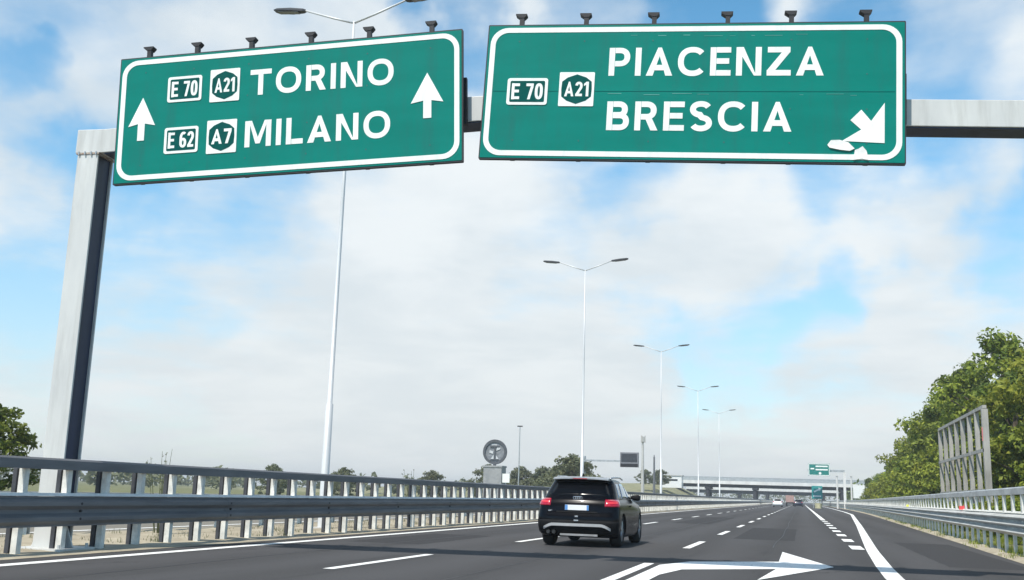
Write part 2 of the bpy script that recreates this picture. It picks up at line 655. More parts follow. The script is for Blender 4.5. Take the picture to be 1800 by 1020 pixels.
# median of bare earth and the rough verge under the right rail
def lumpy(xa, xb, y0, y1, nx, ny, z, amp, fx):
    b = bmesh.new()
    g = []
    for j in range(ny + 1):
        y = y0 + (y1 - y0) * (j / ny) ** 2.2
        row = []
        for i in range(nx + 1):
            x = xa(y) + (xb(y) - xa(y)) * i / nx
            edge = min(i, nx - i) / nx
            h = z + amp * (.5 + mnoise.noise((x * fx, y * fx, 3))) * min(1, edge * 5)
            row.append(b.verts.new((x, y, h)))
        g.append(row)
    for j in range(ny):
        for i in range(nx):
            b.faces.new((g[j][i], g[j][i + 1], g[j + 1][i + 1], g[j + 1][i]))
    return b


struct('median_earth', lumpy(lambda y: -14.7, lambda y: -10.42, -5, 500, 14, 420, .004, .07, 1.6), DIRT, True)
struct('verge_earth', lumpy(lambda y: lerp_path(RAIL_R, y) - .42, lambda y: lerp_path(RAIL_R, y) + .3, -5, 500, 10, 420, .004, .10, 1.3), DIRT, True)

# painted markings
def ribbon(xf, w, y0, y1, step=4.0):
    b = bmesh.new()
    n = max(1, int((y1 - y0) / step))
    ys = [y0 + (y1 - y0) * i / n for i in range(n + 1)]
    strip(b, [(xf(y) - w / 2, y) for y in ys], [(xf(y) + w / 2, y) for y in ys], .004)
    return b


struct('edge_line', ribbon(lambda y: -9.82, .24, -10, 600, 12), PAINT)
struct('edge_line', ribbon(lambda y: lerp_path(EDGE_R, y), .27, -10, 600, 3), PAINT)
struct('edge_line', ribbon(lambda y: -15.3, .2, -10, 500, 12), PAINT2)
for xl, ph, w in ((-6.28, 13.4, .16), (-2.5, 13.85, .17)):
    bm = bmesh.new()
    for k in range(-2, 42):
        y = ph + k * 10.0
        strip(bm, [(xl - w / 2, y), (xl - w / 2, y + 4.1)], [(xl + w / 2, y), (xl + w / 2, y + 4.1)], .004)
    struct('lane_marking', bm, PAINT)
bm = bmesh.new()
for k in range(8):
    y = 26.9 + k * 5.1
    strip(bm, [(1.16, y), (1.16, y + 2.2)], [(1.46, y), (1.46, y + 2.2)], .008)
strip(bm, [(1.16, 68), (1.2, 400)], [(1.44, 68), (1.4, 400)], .008)
struct('lane_marking', bm, PAINT)
bm = bmesh.new()
for k in range(0, 30):
    y = 8 + k * 12
    for xl in (-19, -22.8):
        strip(bm, [(xl - .08, y), (xl - .08, y + 4)], [(xl + .08, y), (xl + .08, y + 4)], .004)
struct('lane_marking', bm, PAINT2)
# long bent arrow pointing to the exit side
bm = bmesh.new()
pts = [(-2.28, 8.0), (-2.0, 8.0), (-2.0, 15.4), (-1.82, 16.75), (-.42, 17.95), (-.62, 15.3), (.52, 19.2), (-.42, 24.0), (-.42, 20.1), (-1.92, 18.9), (-2.28, 17.6)]
vsx = [bm.verts.new((x, y, .006)) for x, y in pts]
bm.faces.new(vsx)
bmesh.ops.triangulate(bm, faces=bm.faces)
struct('arrow_marking', bm, PAINT)
# tarred joint seams across and along the carriageway
TAR = mat('tar', (.022, .022, .024), rough=.6)
bm = bmesh.new()
for x0, y0, y1 in ((-4.35, 5, 260), (-8.2, 5, 260), (-.62, 26, 260)):
    ys = yrange(y0, y1, 120)
    strip(bm, [(x0 + .12 * mnoise.noise((y * .13, x0, 1)) - .012, y) for y in ys], [(x0 + .12 * mnoise.noise((y * .13, x0, 1)) + .014, y) for y in ys], .002)
struct('road_seams', bm, TAR)

PATCHM = mat('asphalt_patch', (.040, .040, .042), rough=.9, scale=30, col2=(.062, .061, .063), world=True, bump=.3, spec=.1)
for (xa, xb, ya, yb) in ((-9.2, -7.6, 20.5, 26.0), (-1.9, -.2, 31, 44), (-5.6, -3.9, 47, 66), (2.6, 4.1, 21, 33)):
    bm = bmesh.new()
    n_ = 18
    strip(bm, [(xa + .05 * mnoise.noise((k, xa, 2)), ya + (yb - ya) * k / n_) for k in range(n_ + 1)], [(xb + .05 * mnoise.noise((k, xb, 5)), ya + (yb - ya) * k / n_) for k in range(n_ + 1)], .001)
    struct('road_patch', bm, PATCHM)

# ------------------------------------------------------------------ guard rails
def wave(sign, z0, z1, n, depth, thick):
    """corrugated beam profile; sign = +1 faces +x"""
    front = []
    K = 8 * n
    for k in range(K + 1):
        t = k / K
        s = .5 - .5 * math.cos(2 * math.pi * n * t)
        if n == 2:
            s = min(1, max(0, (s - .12) * 1.35))
        front.append((sign * depth * s, z0 + (z1 - z0) * t))
    back = [(x - sign * thick, z) for x, z in front[::-1]]
    return front + back


def dent(y, k):
    return .012 * mnoise.noise((y * .21, k, 0)) + .006 * mnoise.noise((y * .9, k, 7))


def guard_rail(name, label, path, side, spec, y0, y1):
    t = thing(name, label, 'guard rail')
    ys = sorted(set([y0 + i * 2.0 for i in range(int((min(y1, 140) - y0) / 2))] + [140 + i * 10 for i in range(int(max(0, y1 - 140) / 10) + 1)] + [y1]))
    P = [(lerp_path(path, y) + dent(y, 1.3 * side), y) for y in ys]
    if spec['top']:
        za, zb = spec['top']
        h = zb - za
        b = bmesh.new()
        d = .09
        prof = [(0, za), (0, zb - .03), (-side * .03, zb), (-side * d, zb), (-side * (d + .03), zb - .03), (-side * (d + .03), za), (-side * d, za), (-side * d, za + .04), (-side * .03, za + .04), (-side * .03, za)]
        sweep(b, [(x + side * .04, z) for x, z in prof], P)
        obj('handrail', b, spec['mtop'], t)
    za, zb = spec['beam']
    b = bmesh.new()
    # each length overlaps the next by a few millimetres, as bolted lengths do
    L = spec['joint']
    y = y0
    k = 0
    while y < y1:
        e = min(y + L + .16, y1)
        off = side * (.006 if k % 2 else 0)
        yy = [y, e] if y > 80 else yrange(y, e, 5)
        sweep(b, [(x + side * .02 + off, z) for x, z in wave(side, za, zb, spec['n'], spec['depth'], .006)], [(lerp_path(path, q) + dent(q, 4.1 * side), q) for q in yy])
        y += L
        k += 1
    obj('corrugated_beam', b, spec['mbeam'], t, smooth=False)
    # flat cap that closes the top of the beam
    b = bmesh.new()
    sweep(b, [(side * .055, zb + .004), (side * .01, zb + .05), (-side * .10, zb + .05), (-side * .10, zb + .004)], P)
    obj('beam_cap', b, spec['mcap'], t)

    def post(b, x, y, zt, w=.10, dd=.12):
        # C section
        x0 = x
        for (xa, xb, ya, yb) in ((0, -side * .012, -w / 2, w / 2), (-side * .012, -side * dd, -w / 2, -w / 2 + .012), (-side * .012, -side * dd, w / 2 - .012, w / 2)):
            box(b, min(x0 + xa, x0 + xb), max(x0 + xa, x0 + xb), y + ya, y + yb, -.25, zt)
    n = 0
    rest = bmesh.new()
    restb = bmesh.new()
    y = y0 + spec['phase']
    while y < y1:
        x = lerp_path(path, y)
        tgt = bmesh.new() if n < 100 else rest
        post(tgt, x - side * spec.get('poff', .03), y, spec['ptop'], spec.get('pw', .10), spec.get('pd', .10))
        if spec['brace']:
            yo = y + spec['brace_dy']
            xb_ = x - side * spec['brace']
            bt = bmesh.new() if n < 100 else restb
            post(bt, xb_, yo, spec['ptop'] - .02, .08, .07)
        if n < 100:
            o = obj('post', tgt, spec['mpost'], t)
            if spec['brace']:
                obj('brace', bt, spec['mbrace'], o)
        n += 1
        y += spec['gap']
    if n > 100:
        o = obj('post', rest, spec['mpost'], t)
        o['kind'] = 'stuff'
        if spec['brace']:
            obj('brace', restb, spec['mbrace'], o)
    else:
        rest.free()
    return t


RAIL_L = [(-10.95, -10), (-10.95, 40), (-11.1, 120), (-11.1, 700)]
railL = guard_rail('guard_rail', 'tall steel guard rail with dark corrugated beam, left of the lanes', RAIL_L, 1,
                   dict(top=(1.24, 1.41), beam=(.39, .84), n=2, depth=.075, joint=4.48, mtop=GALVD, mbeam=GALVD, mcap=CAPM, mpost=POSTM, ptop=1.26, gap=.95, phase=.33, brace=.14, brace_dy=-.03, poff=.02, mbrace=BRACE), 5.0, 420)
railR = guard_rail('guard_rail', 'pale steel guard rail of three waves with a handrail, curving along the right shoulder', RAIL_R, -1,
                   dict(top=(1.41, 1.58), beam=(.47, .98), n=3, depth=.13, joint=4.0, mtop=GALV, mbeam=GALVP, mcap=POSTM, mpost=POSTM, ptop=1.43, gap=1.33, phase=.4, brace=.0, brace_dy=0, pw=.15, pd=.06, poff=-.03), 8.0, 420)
railO = guard_rail('guard_rail', 'low single guard rail across the reservation, seen between posts of the taller rail', [(-14.25, -10), (-14.25, 700)], -1,
                   dict(top=None, beam=(.50, .80), n=2, depth=.07, joint=4.0, mtop=GALVD, mbeam=GALV, mcap=GALV, mpost=POSTM, ptop=.82, gap=2.25, phase=.6, brace=0, brace_dy=0), 5.0, 230)
# bolts and reflectors on the rails
b = bmesh.new()
for k in range(24):
    y = 5.0 + 4.48 * k + 4.56
    for z in (.50, .62, .73):
        tube(b, [(-10.95 + .07, y + .03, z), (-10.95 + .105, y + .03, z)], .022, 6)
obj('bolts', b, BLACKM, railL)
for y, m in ((37.0, REFR), (62.0, REFY)):
    b = bmesh.new()
    x = lerp_path(RAIL_R, y)
    prism(b, [(x - .14, 1.0), (x + .14, 1.0), (x + .14, 1.10), (x + .10, 1.22), (x + .04, 1.22), (x, 1.12), (x - .14, 1.12)], y - .05, y)
    o = obj('reflector', b, m, railR)
    o['label'] = 'red reflector on the rail' if m is REFR else 'yellow reflector on the rail'

# ------------------------------------------------------------------ the gantry
GY = math.atan(.0963)
gant = thing('sign_gantry', 'grey steel gantry with a leg in the reservation, its beam carrying two green signs', 'sign gantry', (-11.3, 13.87, 0), (0, 0, GY))
# local x runs along the beam from the leg, y away from the camera
BH = .41
TILT = R(2.4)
b = bmesh.new()
def channel(b, xo, xi, z1):
    """leg: closed outer and front plates, open towards the road between two lips"""
    sg = 1 if xi > xo else -1
    prof = [(xo, 0), (xi, 0), (xi, .035), (xo + sg * .06, .035), (xo + sg * .06, .425), (xi, .425), (xi, .46), (xo, .46)]
    lo = [b.verts.new((x, y, 0)) for x, y in prof]
    hi = [b.verts.new((x, y, z1)) for x, y in prof]
    for i in range(8):
        b.faces.new((lo[i], lo[(i + 1) % 8], hi[(i + 1) % 8], hi[i]))
    for R_ in (lo, hi):
        b.faces.new((R_[0], R_[1], R_[2], R_[3]))
        b.faces.new((R_[0], R_[3], R_[4], R_[7]))
        b.faces.new((R_[7], R_[4], R_[5], R_[6]))


channel(b, -.20, .17, 6.86 - BH)
pst = obj('post', b, GANTRY, gant)
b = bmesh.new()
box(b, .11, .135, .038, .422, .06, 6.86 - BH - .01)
obj('inner_shade', b, NAVY, pst)  # navy sheet standing in for shade on the leg's road side
b = bmesh.new()
box(b, -.45, .43, -.24, .70, .0, .05)
for sx in (-.36, .34):
    for sy in (-.15, .61):
        tube(b, [(sx, sy, .05), (sx, sy, .11)], .025, 6)
for sx in (-.30, .28):
    prism(b, [(sx - .07, .052), (sx + .07, .052), (sx + (.07 if sx < 0 else -.07), .38)], .21, .24)
obj('base_plate', b, GANTRY, gant)
b = bmesh.new()
PK = 6.6
zl = 6.86
RISE, FALL = R(3.0), R(2.7)
def beam_section(x, zt):
    return [b.verts.new((x, y, z)) for y, z in ((.01, zt - BH), (.45, zt - BH), (.45, zt), (.01, zt))]
secs = [beam_section(-.26, zl), beam_section(.24, zl), beam_section(PK, zl + (PK - .24) * math.tan(RISE)), beam_section(19.6, zl + (PK - .24) * math.tan(RISE) - (19.6 - PK) * math.tan(FALL))]
for A, B in zip(secs, secs[1:]):
    for k in range(4):
        b.faces.new((A[k], A[(k + 1) % 4], B[(k + 1) % 4], B[k]))
b.faces.new(secs[0])
b.faces.new(secs[-1][::-1])
obj('beam', b, GANTRY, gant, bevel=.01)
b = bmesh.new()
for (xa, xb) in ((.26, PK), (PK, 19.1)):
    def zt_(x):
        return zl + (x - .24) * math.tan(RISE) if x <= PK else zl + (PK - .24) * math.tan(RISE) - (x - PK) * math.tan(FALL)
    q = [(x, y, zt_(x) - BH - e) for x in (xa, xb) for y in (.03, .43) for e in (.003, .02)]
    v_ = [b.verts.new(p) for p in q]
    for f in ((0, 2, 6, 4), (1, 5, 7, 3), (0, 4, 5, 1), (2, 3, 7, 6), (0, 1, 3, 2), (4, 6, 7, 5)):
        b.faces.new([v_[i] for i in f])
obj('soffit_shade', b, NAVY, gant)  # navy sheets standing in for shade under the beam
zr = zl + (PK - .24) * math.tan(RISE) - (19.4 - PK) * math.tan(FALL)
b = bmesh.new()
box(b, 19.18, 19.6, .0, .46, .0, zr - BH - .006)
obj('post', b, GANTRY, gant, bevel=.012)
# flange plate where beam and leg are bolted together, and one joint plate on the beam
b = bmesh.new()
box(b, -.225, .185, -.012, .475, zl - BH - .03, zl - BH - .003)
obj('flange', b, mat('rusty_flange', (.30, .17, .12), rough=.8, scale=14, col2=(.5, .46, .4)), gant)
b = bmesh.new()
for xx in (-.17, -.06, .05, .14):
    tube(b, [(xx, -.02, zl - BH - .045), (xx, -.02, zl - BH + .012)], .014, 6)
for xx in (-.262, .21):
    box(b, min(xx, xx), xx + .012, .06, .40, zl - BH + .02, zl - .03) if xx > 0 else None
obj('bolts', b, GALV, gant)
b = bmesh.new()
for xx in (15.2, 15.5):
    zt = zl + (PK - .24) * math.tan(RISE) - (xx - PK) * math.tan(FALL)
    for k in range(4):
        tube(b, [(xx, .012, zt - .07 - k * .09), (xx, -.012, zt - .07 - k * .09)], .018, 6)
obj('bolts', b, GALV, gant)

# ------------------------------------------------------------------ direction signs
def rounded(x0, x1, z0, z1, r, n=8):
    out = []
    for cx, cz, a0 in ((x1 - r, z0 + r, -90), (x1 - r, z1 - r, 0), (x0 + r, z1 - r, 90), (x0 + r, z0 + r, 180)):
        for k in range(n + 1):
            a = R(a0 + 90 * k / n)
            out.append((cx + r * math.cos(a), cz + r * math.sin(a)))
    return out


def frame(bm, outer, inner, y0, y1):
    n = len(outer)
    oa = [bm.verts.new((x, y0, z)) for x, z in outer]
    ia = [bm.verts.new((x, y0, z)) for x, z in inner]
    ob = [bm.verts.new((x, y1, z)) for x, z in outer]
    ib = [bm.verts.new((x, y1, z)) for x, z in inner]
    for i in range(n):
        j = (i + 1) % n
        bm.faces.new((oa[i], oa[j], ia[j], ia[i]))
        bm.faces.new((oa[j], oa[i], ob[i], ob[j]))
        bm.faces.new((ia[i], ia[j], ib[j], ib[i]))


SW = .192                       # stroke width of the sign alphabet, in letter heights


def arc(cx, cz, rx, rz, a0, a1, n=14, e=2.25):
    out = []
    for k in range(n + 1):
        a = R(a0 + (a1 - a0) * k / n)
        c, q = math.cos(a), math.sin(a)
        out.append((cx + rx * math.copysign(abs(c) ** (2 / e), c), cz + rz * math.copysign(abs(q) ** (2 / e), q)))
    return out


def glyph(ch):
    """strokes ('line' = centre line of the pen, 'poly' = outline) and width of one capital or digit, height 1"""
    w, h = SW, SW / 2
    L = lambda *p: ('line', list(p), False)
    Pg = lambda *p: ('poly', list(p), False)
    if ch == 'I':
        return [L((h, 0), (h, 1))], w
    if ch == '1':
        return [L((.30, 0), (.30, 1)), Pg((0, .70), (0, .86), (.22, 1), (.30, 1), (.30, .84))], .30 + h
    if ch == 'T':
        return [L((0, 1 - h), (.74, 1 - h)), L((.37, 0), (.37, 1 - w))], .74
    if ch == 'L':
        return [L((h, 0), (h, 1)), L((w, h), (.58, h))], .58
    if ch == 'E':
        return [L((h, 0), (h, 1)), L((w, h), (.62, h)), L((w, 1 - h), (.62, 1 - h)), L((w, .51), (.57, .51))], .62
    if ch == 'Z':
        return [L((.02, 1 - h), (.68, 1 - h)), L((0, h), (.70, h)), Pg((0, w * .9), (.235, w * .9), (.68, 1 - w * .9), (.445, 1 - w * .9))], .70
    if ch == 'N':
        return [L((h, 0), (h, 1)), L((.76 - h, 0), (.76 - h, 1)), Pg((w * .8, 1), (w * 1.15, 1), (.76 - w * .8, 0), (.76 - w * 1.15, 0), (w * .8, .72))], .76
    if ch == 'M':
        return [L((h, 0), (h, 1)), L((.92 - h, 0), (.92 - h, 1)), Pg((w * .7, 1), (w * 1.25, 1), (.46 + .02, .30), (.46, .12), (.385, .12)), Pg((.92 - w * .7, 1), (.535, .12), (.46, .12), (.44, .30), (.92 - w * 1.25, 1))], .92
    if ch == 'A':
        return [Pg((0, 0), (w * 1.08, 0), (.45, .88), (.45, 1), (.345, 1)), Pg((.80, 0), (.455, 1), (.35, 1), (.35, .88), (.80 - w * 1.08, 0)), L((.19, .285), (.61, .285))], .80
    if ch == 'O':
        return [('line', arc(.45, .5, .45 - h, .515 - h, 0, 360, 40), True)], .90
    if ch == '0':
        return [('line', arc(.30, .5, .30 - h, .51 - h, 0, 360, 32, 2.5), True)], .60
    if ch == 'C':
        return [('line', arc(.45, .5, .45 - h, .515 - h, 42, 318, 30), False)], .82
    bowl = lambda z0, z1, x: [(w, z1)] + arc(x - (z1 - z0) * .48, (z0 + z1) / 2, (z1 - z0) * .48, (z1 - z0) / 2, 90, -90, 14) + [(w, z0)]
    if ch == 'P':
        return [L((h, 0), (h, 1)), ('line', bowl(.43, 1 - h, .66 - h), False)], .66
    if ch == 'R':
        return [L((h, 0), (h, 1)), ('line', bowl(.47, 1 - h, .66 - h), False), Pg((.30, .46), (.50, .46), (.70, 0), (.49, 0))], .70
    if ch == 'B':
        return [L((h, 0), (h, 1)), ('line', bowl(.53, 1 - h, .64 - h), False), ('line', bowl(h, .51, .69 - h), False)], .69
    if ch == 'S':
        p = arc(.33, .735, .33 - h, .28 - h + .005, 25, 180, 12, 2.1)[:-1] + arc(.33, .735, .33 - h, .28 - h, 180, 262, 6, 2.1)
        q = arc(.335, .268, .335 - h, .282 - h, 82, -40, 10, 2.1) + arc(.335, .268, .335 - h, .282 - h, -52, -155, 10, 2.1)
        return [('line', p + q, False)], .67
    if ch == '2':
        return [('line', arc(.30, .70, .30 - h, .31 - h, 172, -28, 14) + [(.12, h * 1.1)], False), L((.02, h), (.60, h))], .60
    if ch == '7':
        return [L((0, 1 - h), (.58, 1 - h)), Pg((.36, 1 - w), (.58, 1 - w), (.33, 0), (.12, 0))], .58
    if ch == '6':
        return [('line', arc(.31, .31, .31 - h, .32 - h, 0, 360, 30), True), ('line', [(h, .33)] + arc(.34, .60, .34 - h, .41 - h, 178, 55, 12), False)], .62
    return [], .26


def pen(b, pts, wd, y, closed):
    """a flat pen line of width wd, a few millimetres thick"""
    n = len(pts)
    P = [Vector((x, z)) for x, z in pts]
    lo, hi = [], []
    for i in range(n):
        if closed:
            a, c = P[(i - 1) % (n - 1)], P[(i + 1) % (n - 1)]
        else:
            a, c = P[max(i - 1, 0)], P[min(i + 1, n - 1)]
        d = (c - a).normalized()
        nn = Vector((-d.y, d.x))
        d1 = (P[i] - a).normalized() if (P[i] - a).length > 1e-6 else d
        k = max(.6, abs(nn.dot(Vector((-d1.y, d1.x)))))
        lo.append(P[i] - nn * (wd / 2) / k)
        hi.append(P[i] + nn * (wd / 2) / k)
    m = n - 1
    rows = []
    for i in range(n):
        rows.append([b.verts.new((lo[i].x, y, lo[i].y)), b.verts.new((hi[i].x, y, hi[i].y)), b.verts.new((hi[i].x, y + .003, hi[i].y)), b.verts.new((lo[i].x, y + .003, lo[i].y))])
    for A, B in zip(rows, rows[1:]):
        for k in range(4):
            b.faces.new((A[k], A[(k + 1) % 4], B[(k + 1) % 4], B[k]))
    if not closed:
        b.faces.new(rows[0])
        b.faces.new(rows[-1][::-1])


def lettering(text, x0, x1, z0, z1, y, m, parent, gap=.15, slim=None):
    H = z1 - z0
    adv = 0
    gl = []
    for ch in text:
        st, w = glyph(ch)
        gl.append((st, adv, w))
        adv += w + gap
    adv -= gap
    sx = (x1 - x0) / (adv * H)
    b = bmesh.new()
    for st, ox, w in gl:
        for i, (kind, pts, closed) in enumerate(st):
            yy = y - .0012 - .0007 * i
            if kind == 'line':
                # the pen keeps its width when a word is drawn narrow
                pp = [(x0 + (ox + px) * H * sx, z0 + pz * H) for px, pz in pts]
                pen(b, pp, SW * H * (1 if sx > .85 else .5 + .5 * sx), yy, closed)
            else:
                prism(b, [(x0 + (ox + px) * H * sx, z0 + pz * H) for px, pz in pts], yy, yy + .003)
    return obj('lettering', b, m, parent)


def route_badge(x0, x1, z0, z1, text, kind, parent):
    b = bmesh.new()
    if kind == 'frame':
        prism(b, rounded(x0, x1, z0, z1, .04, 4), -.010, -.001)
        o = obj('route_badge', b, SIGNW, parent)
        b = bmesh.new()
        prism(b, rounded(x0 + .045, x1 - .045, z0 + .045, z1 - .045, .02, 3), -.0135, -.0095)
        obj('badge_field', b, SIGND, o)
        mx, mz = .075, .085
    else:
        prism(b, rounded(x0, x1, z0, z1, .015, 2), -.010, -.001)
        o = obj('route_badge', b, SIGNW, parent)
        cx, cz, w, h = (x0 + x1) / 2, (z0 + z1) / 2, (x1 - x0) / 2 - .035, (z1 - z0) / 2 - .035
        b = bmesh.new()
        oct_ = [(-.62, -.78), (0, -1.0), (.62, -.78), (.97, -.5), (1.0, 0), (.97, .5), (.62, .78), (0, 1.0), (-.62, .78), (-.97, .5), (-1.0, 0), (-.97, -.5)]
        prism(b, [(cx + w * a, cz + h * c) for a, c in oct_], -.0135, -.0095)
        obj('badge_field', b, SIGND, o)
        mx, mz = .085, .155
    lettering(text, x0 + mx, x1 - mx, z0 + mz, z1 - mz, -.0135, SIGNW, o, gap=.13)
    return o


def arrow_part(pts, parent):
    b = bmesh.new()
    prism(b, pts, -.008, -.001)
    o = obj('arrow', b, SIGNW, parent)
    return o


def sign_board(label, loc, tilt, Wd, Ht, bars):
    t = thing('direction_sign', label, 'road sign', loc, (0, tilt, GY), 'green direction signs on the gantry')
    b = bmesh.new()
    prism(b, rounded(0, Wd, 0, Ht, .012, 2), .0, .045)
    obj('panel', b, SIGNG, t)
    b = bmesh.new()
    frame(b, rounded(.035, Wd - .035, .035, Ht - .035, .27), rounded(.115, Wd - .115, .115, Ht - .115, .20), -.006, .001)
    obj('border', b, SIGNW, t)
    # dark trim channel round the edge, set behind the face
    b = bmesh.new()
    frame(b, rounded(-.018, Wd + .018, -.022, Ht + .022, .014, 2), rounded(.004, Wd - .004, .004, Ht - .004, .012, 2), .006, .075)
    obj('edge_trim', b, SIGNBACK, t)
    for x in bars:
        b = bmesh.new()
        box(b, x - .034, x + .034, .052, .13, -.01, Ht + .19)
        prism(b, [(x - .034, Ht + .16), (x + .034, Ht + .16), (x + .075, Ht + .205), (x + .075, Ht + .225), (x - .10, Ht + .225), (x - .10, Ht + .205)], .045, .16)
        obj('support_bar', b, BLACKM, t)
    b = bmesh.new()
    for x in bars:
        for z in (.28, .80, 1.34, 1.88):
            tube(b, [(x, .001, z), (x, -.0035, z)], .014, 6)
    obj('rivets', b, RIVET, t)
    # brackets that clamp the board to the beam
    for x in (.02, Wd - .02):
        b = bmesh.new()
        box(b, x - .07, x + .07, .135, .215, Ht / 2 - .44, Ht / 2 + .33)
        obj('clamp', b, BLACKM, t)
    return t


c5 = math.cos(GY)
def sign_origin(xc, zc, Wd, Ht, tilt):
    y = 14.718 + .0963 * xc
    ca, sa = math.cos(tilt), math.sin(tilt)
    lx = -(Wd / 2) * ca - (Ht / 2) * sa
    lz = (Wd / 2) * sa - (Ht / 2) * ca
    return (xc + lx * c5, y + lx * math.sin(GY), zc + lz)


tl = -TILT
sl_ = sign_board('green sign reading TORINO and MILANO between two upright arrows, tilted down to the left', sign_origin(-7.795, 7.01, 5.78, 2.14, tl), tl, 5.78, 2.14,
                 (.45, 1.3, 2.25, 3.27, 4.25, 5.28))
lettering('TORINO', 2.29, 4.69, 1.33, 1.765, -.003, SIGNW, sl_)
lettering('MILANO', 2.23, 4.645, .455, .895, -.003, SIGNW, sl_)
route_badge(.86, 1.455, 1.32, 1.757, 'E 70', 'frame', sl_)
route_badge(1.60, 2.11, 1.265, 1.822, 'A21', 'shield', sl_)
route_badge(.85, 1.437, .44, .882, 'E 62', 'frame', sl_)
route_badge(1.585, 2.095, .39, .95, 'A7', 'shield', sl_)
arrow_part([(.37, .70), (.49, .70), (.49, .99), (.67, .95), (.432, 1.44), (.20, .95), (.37, .99)], sl_)
arrow_part([(5.17, .72), (5.30, .72), (5.30, 1.01), (5.49, .972), (5.232, 1.47), (4.97, .975), (5.17, 1.01)], sl_)

tr_ = TILT
sr_ = sign_board('green sign reading PIACENZA and BRESCIA with slanting arrow and torn film', sign_origin(-1.495, 7.04, 6.16, 2.14, tr_), tr_, 6.16, 2.14,
                 (.49, 1.5, 2.54, 3.64, 4.57, 5.64))
lettering('PIACENZA', 1.89, 5.035, 1.315, 1.765, -.003, SIGNW, sr_)
lettering('BRESCIA', 1.90, 4.595, .45, .905, -.003, SIGNW, sr_)
route_badge(.352, .98, .845, 1.275, 'E 70', 'frame', sr_)
route_badge(1.155, 1.69, .825, 1.37, 'A21', 'shield', sr_)
arrow_part([(5.885, .895), (5.70, .62), (5.565, .79), (5.415, .63), (5.565, .49), (5.30, .315), (5.885, .29)], sr_)
b = bmesh.new()
rnd = random.Random(3)
def flap(pts, lift):
    c = (sum(p[0] for p in pts) / len(pts), sum(p[1] for p in pts) / len(pts))
    ring = [b.verts.new((x, -.010 - lift * (1 if z < c[1] else .1), z)) for x, z in pts]
    back = [b.verts.new((x, -.002, z)) for x, z in pts]
    ce = b.verts.new((c[0], -.010, c[1]))
    n = len(pts)
    for i in range(n):
        b.faces.new((ring[i], ring[(i + 1) % n], ce))
        b.faces.new((ring[(i + 1) % n], ring[i], back[i], back[(i + 1) % n]))
flap([(5.10, .255), (5.15, .325), (5.27, .33), (5.39, .295), (5.475, .20), (5.41, .165), (5.27, .18), (5.13, .21)], .012)
flap([(5.46, .03), (5.48, .18), (5.53, .20), (5.585, .24), (5.64, .17), (5.67, .03), (5.57, .05)], .010)
obj('torn_film', b, TORN, sr_)
# scratched seam between the two planks of the right board, and scuffs along its top
b = bmesh.new()
rnd = random.Random(5)
for (xa, xb, z) in ((1.9, 3.6, 1.02), (4.7, 5.5, 1.02), (2.2, 3.3, 1.955), (3.3, 4.8, 1.95)):
    x = xa
    while x < xb:
        L = rnd.uniform(.05, .30)
        h = rnd.uniform(.004, .010)
        zz = z + rnd.uniform(-.012, .012)
        box(b, x, min(x + L, xb), -.0035, -.001, zz, zz + h)
        x += L + rnd.uniform(.05, .35)
obj('scratches', b, mat('scuffed_film', (.10, .34, .29), rough=.7), sr_)
b = bmesh.new()
box(b, .13, 6.03, -.002, -.0005, 1.062, 1.07)
obj('plank_seam', b, SIGND, sr_)

# ------------------------------------------------------------------ double armed road lamps
def make_lamp(label):
    t = thing('street_lamp', label, 'street lamp', group='double arm lamps in the central reservation')
    HT = 14.4
    b = bmesh.new()
    tube(b, [(0, 0, 0), (0, 0, .02), (0, 0, 3.3), (0, 0, 3.32), (0, 0, 9), (0, 0, HT)], [.115, .115, .10, .07, .05, .036], 12)
    obj('pole', b, POLE, t, smooth=True)
    b = bmesh.new()
    box(b, -.24, .24, -.24, .24, -.05, .06)
    obj('base_plate', b, CONC, t)
    for s in (-1, 1):
        b = bmesh.new()
        tube(b, [(0, 0, HT - .05), (s * .65, 0, HT + .16), (s * 1.65, 0, HT + .52)], [.035, .032, .028], 8)
        obj('arm', b, POLE, t, smooth=True)
        b = bmesh.new()
        # flat tapering lantern, slightly tilted
        za = HT + .50
        secs = [(1.58, .05, .03), (1.66, .09, .045), (2.05, .15, .055), (2.50, .13, .045), (2.60, .08, .025)]
        rings = []
        for (x, w, h) in secs:
            zc = za + (x - 1.58) * .10
            rings.append([b.verts.new((s * x, yy, zc + zz)) for yy, zz in ((-w, -h), (w, -h), (w * 1.02, 0), (w * .6, h), (-w * .6, h), (-w * 1.02, 0))])
        for A, B in zip(rings, rings[1:]):
            for k in range(6):
                b.faces.new((A[k], A[(k + 1) % 6], B[(k + 1) % 6], B[k]))
        b.faces.new(rings[0])
        b.faces.new(rings[-1][::-1])
        h = obj('lamp_head', b, LAMPD, t)
        b = bmesh.new()
        rr = [(1.80, .09), (2.45, .10)]
        vv = []
        for dzz in (-.012, 0):
            for (x, w) in rr:
                zc = za + (x - 1.58) * .10 - .062
                vv += [b.verts.new((s * x, -w, zc + dzz)), b.verts.new((s * x, w, zc + dzz))]
        for f in ((0, 1, 3, 2), (4, 6, 7, 5), (0, 2, 6, 4), (1, 5, 7, 3), (0, 4, 5, 1), (2, 3, 7, 6)):
            b.faces.new([vv[i] for i in f])
        obj('lamp_glass', b, LAMPG, h)
    return t


LX = -12.2
lamp = make_lamp('tallest white double arm lamp, its pole passing behind the green TORINO sign')
lamp.location = (LX, 25.5, 0)
for y, lab in ((59.4, 'white double arm lamp standing straight above the black car'),
               (95.0, 'double arm lamp next beyond the one above the black car'),
               (131.0, 'double arm lamp just left of the overpass end'),
               (166.0, 'smallest double arm lamp, in front of the overpass'),):
    dup(lamp, (LX, y, 0), 0, label=lab)

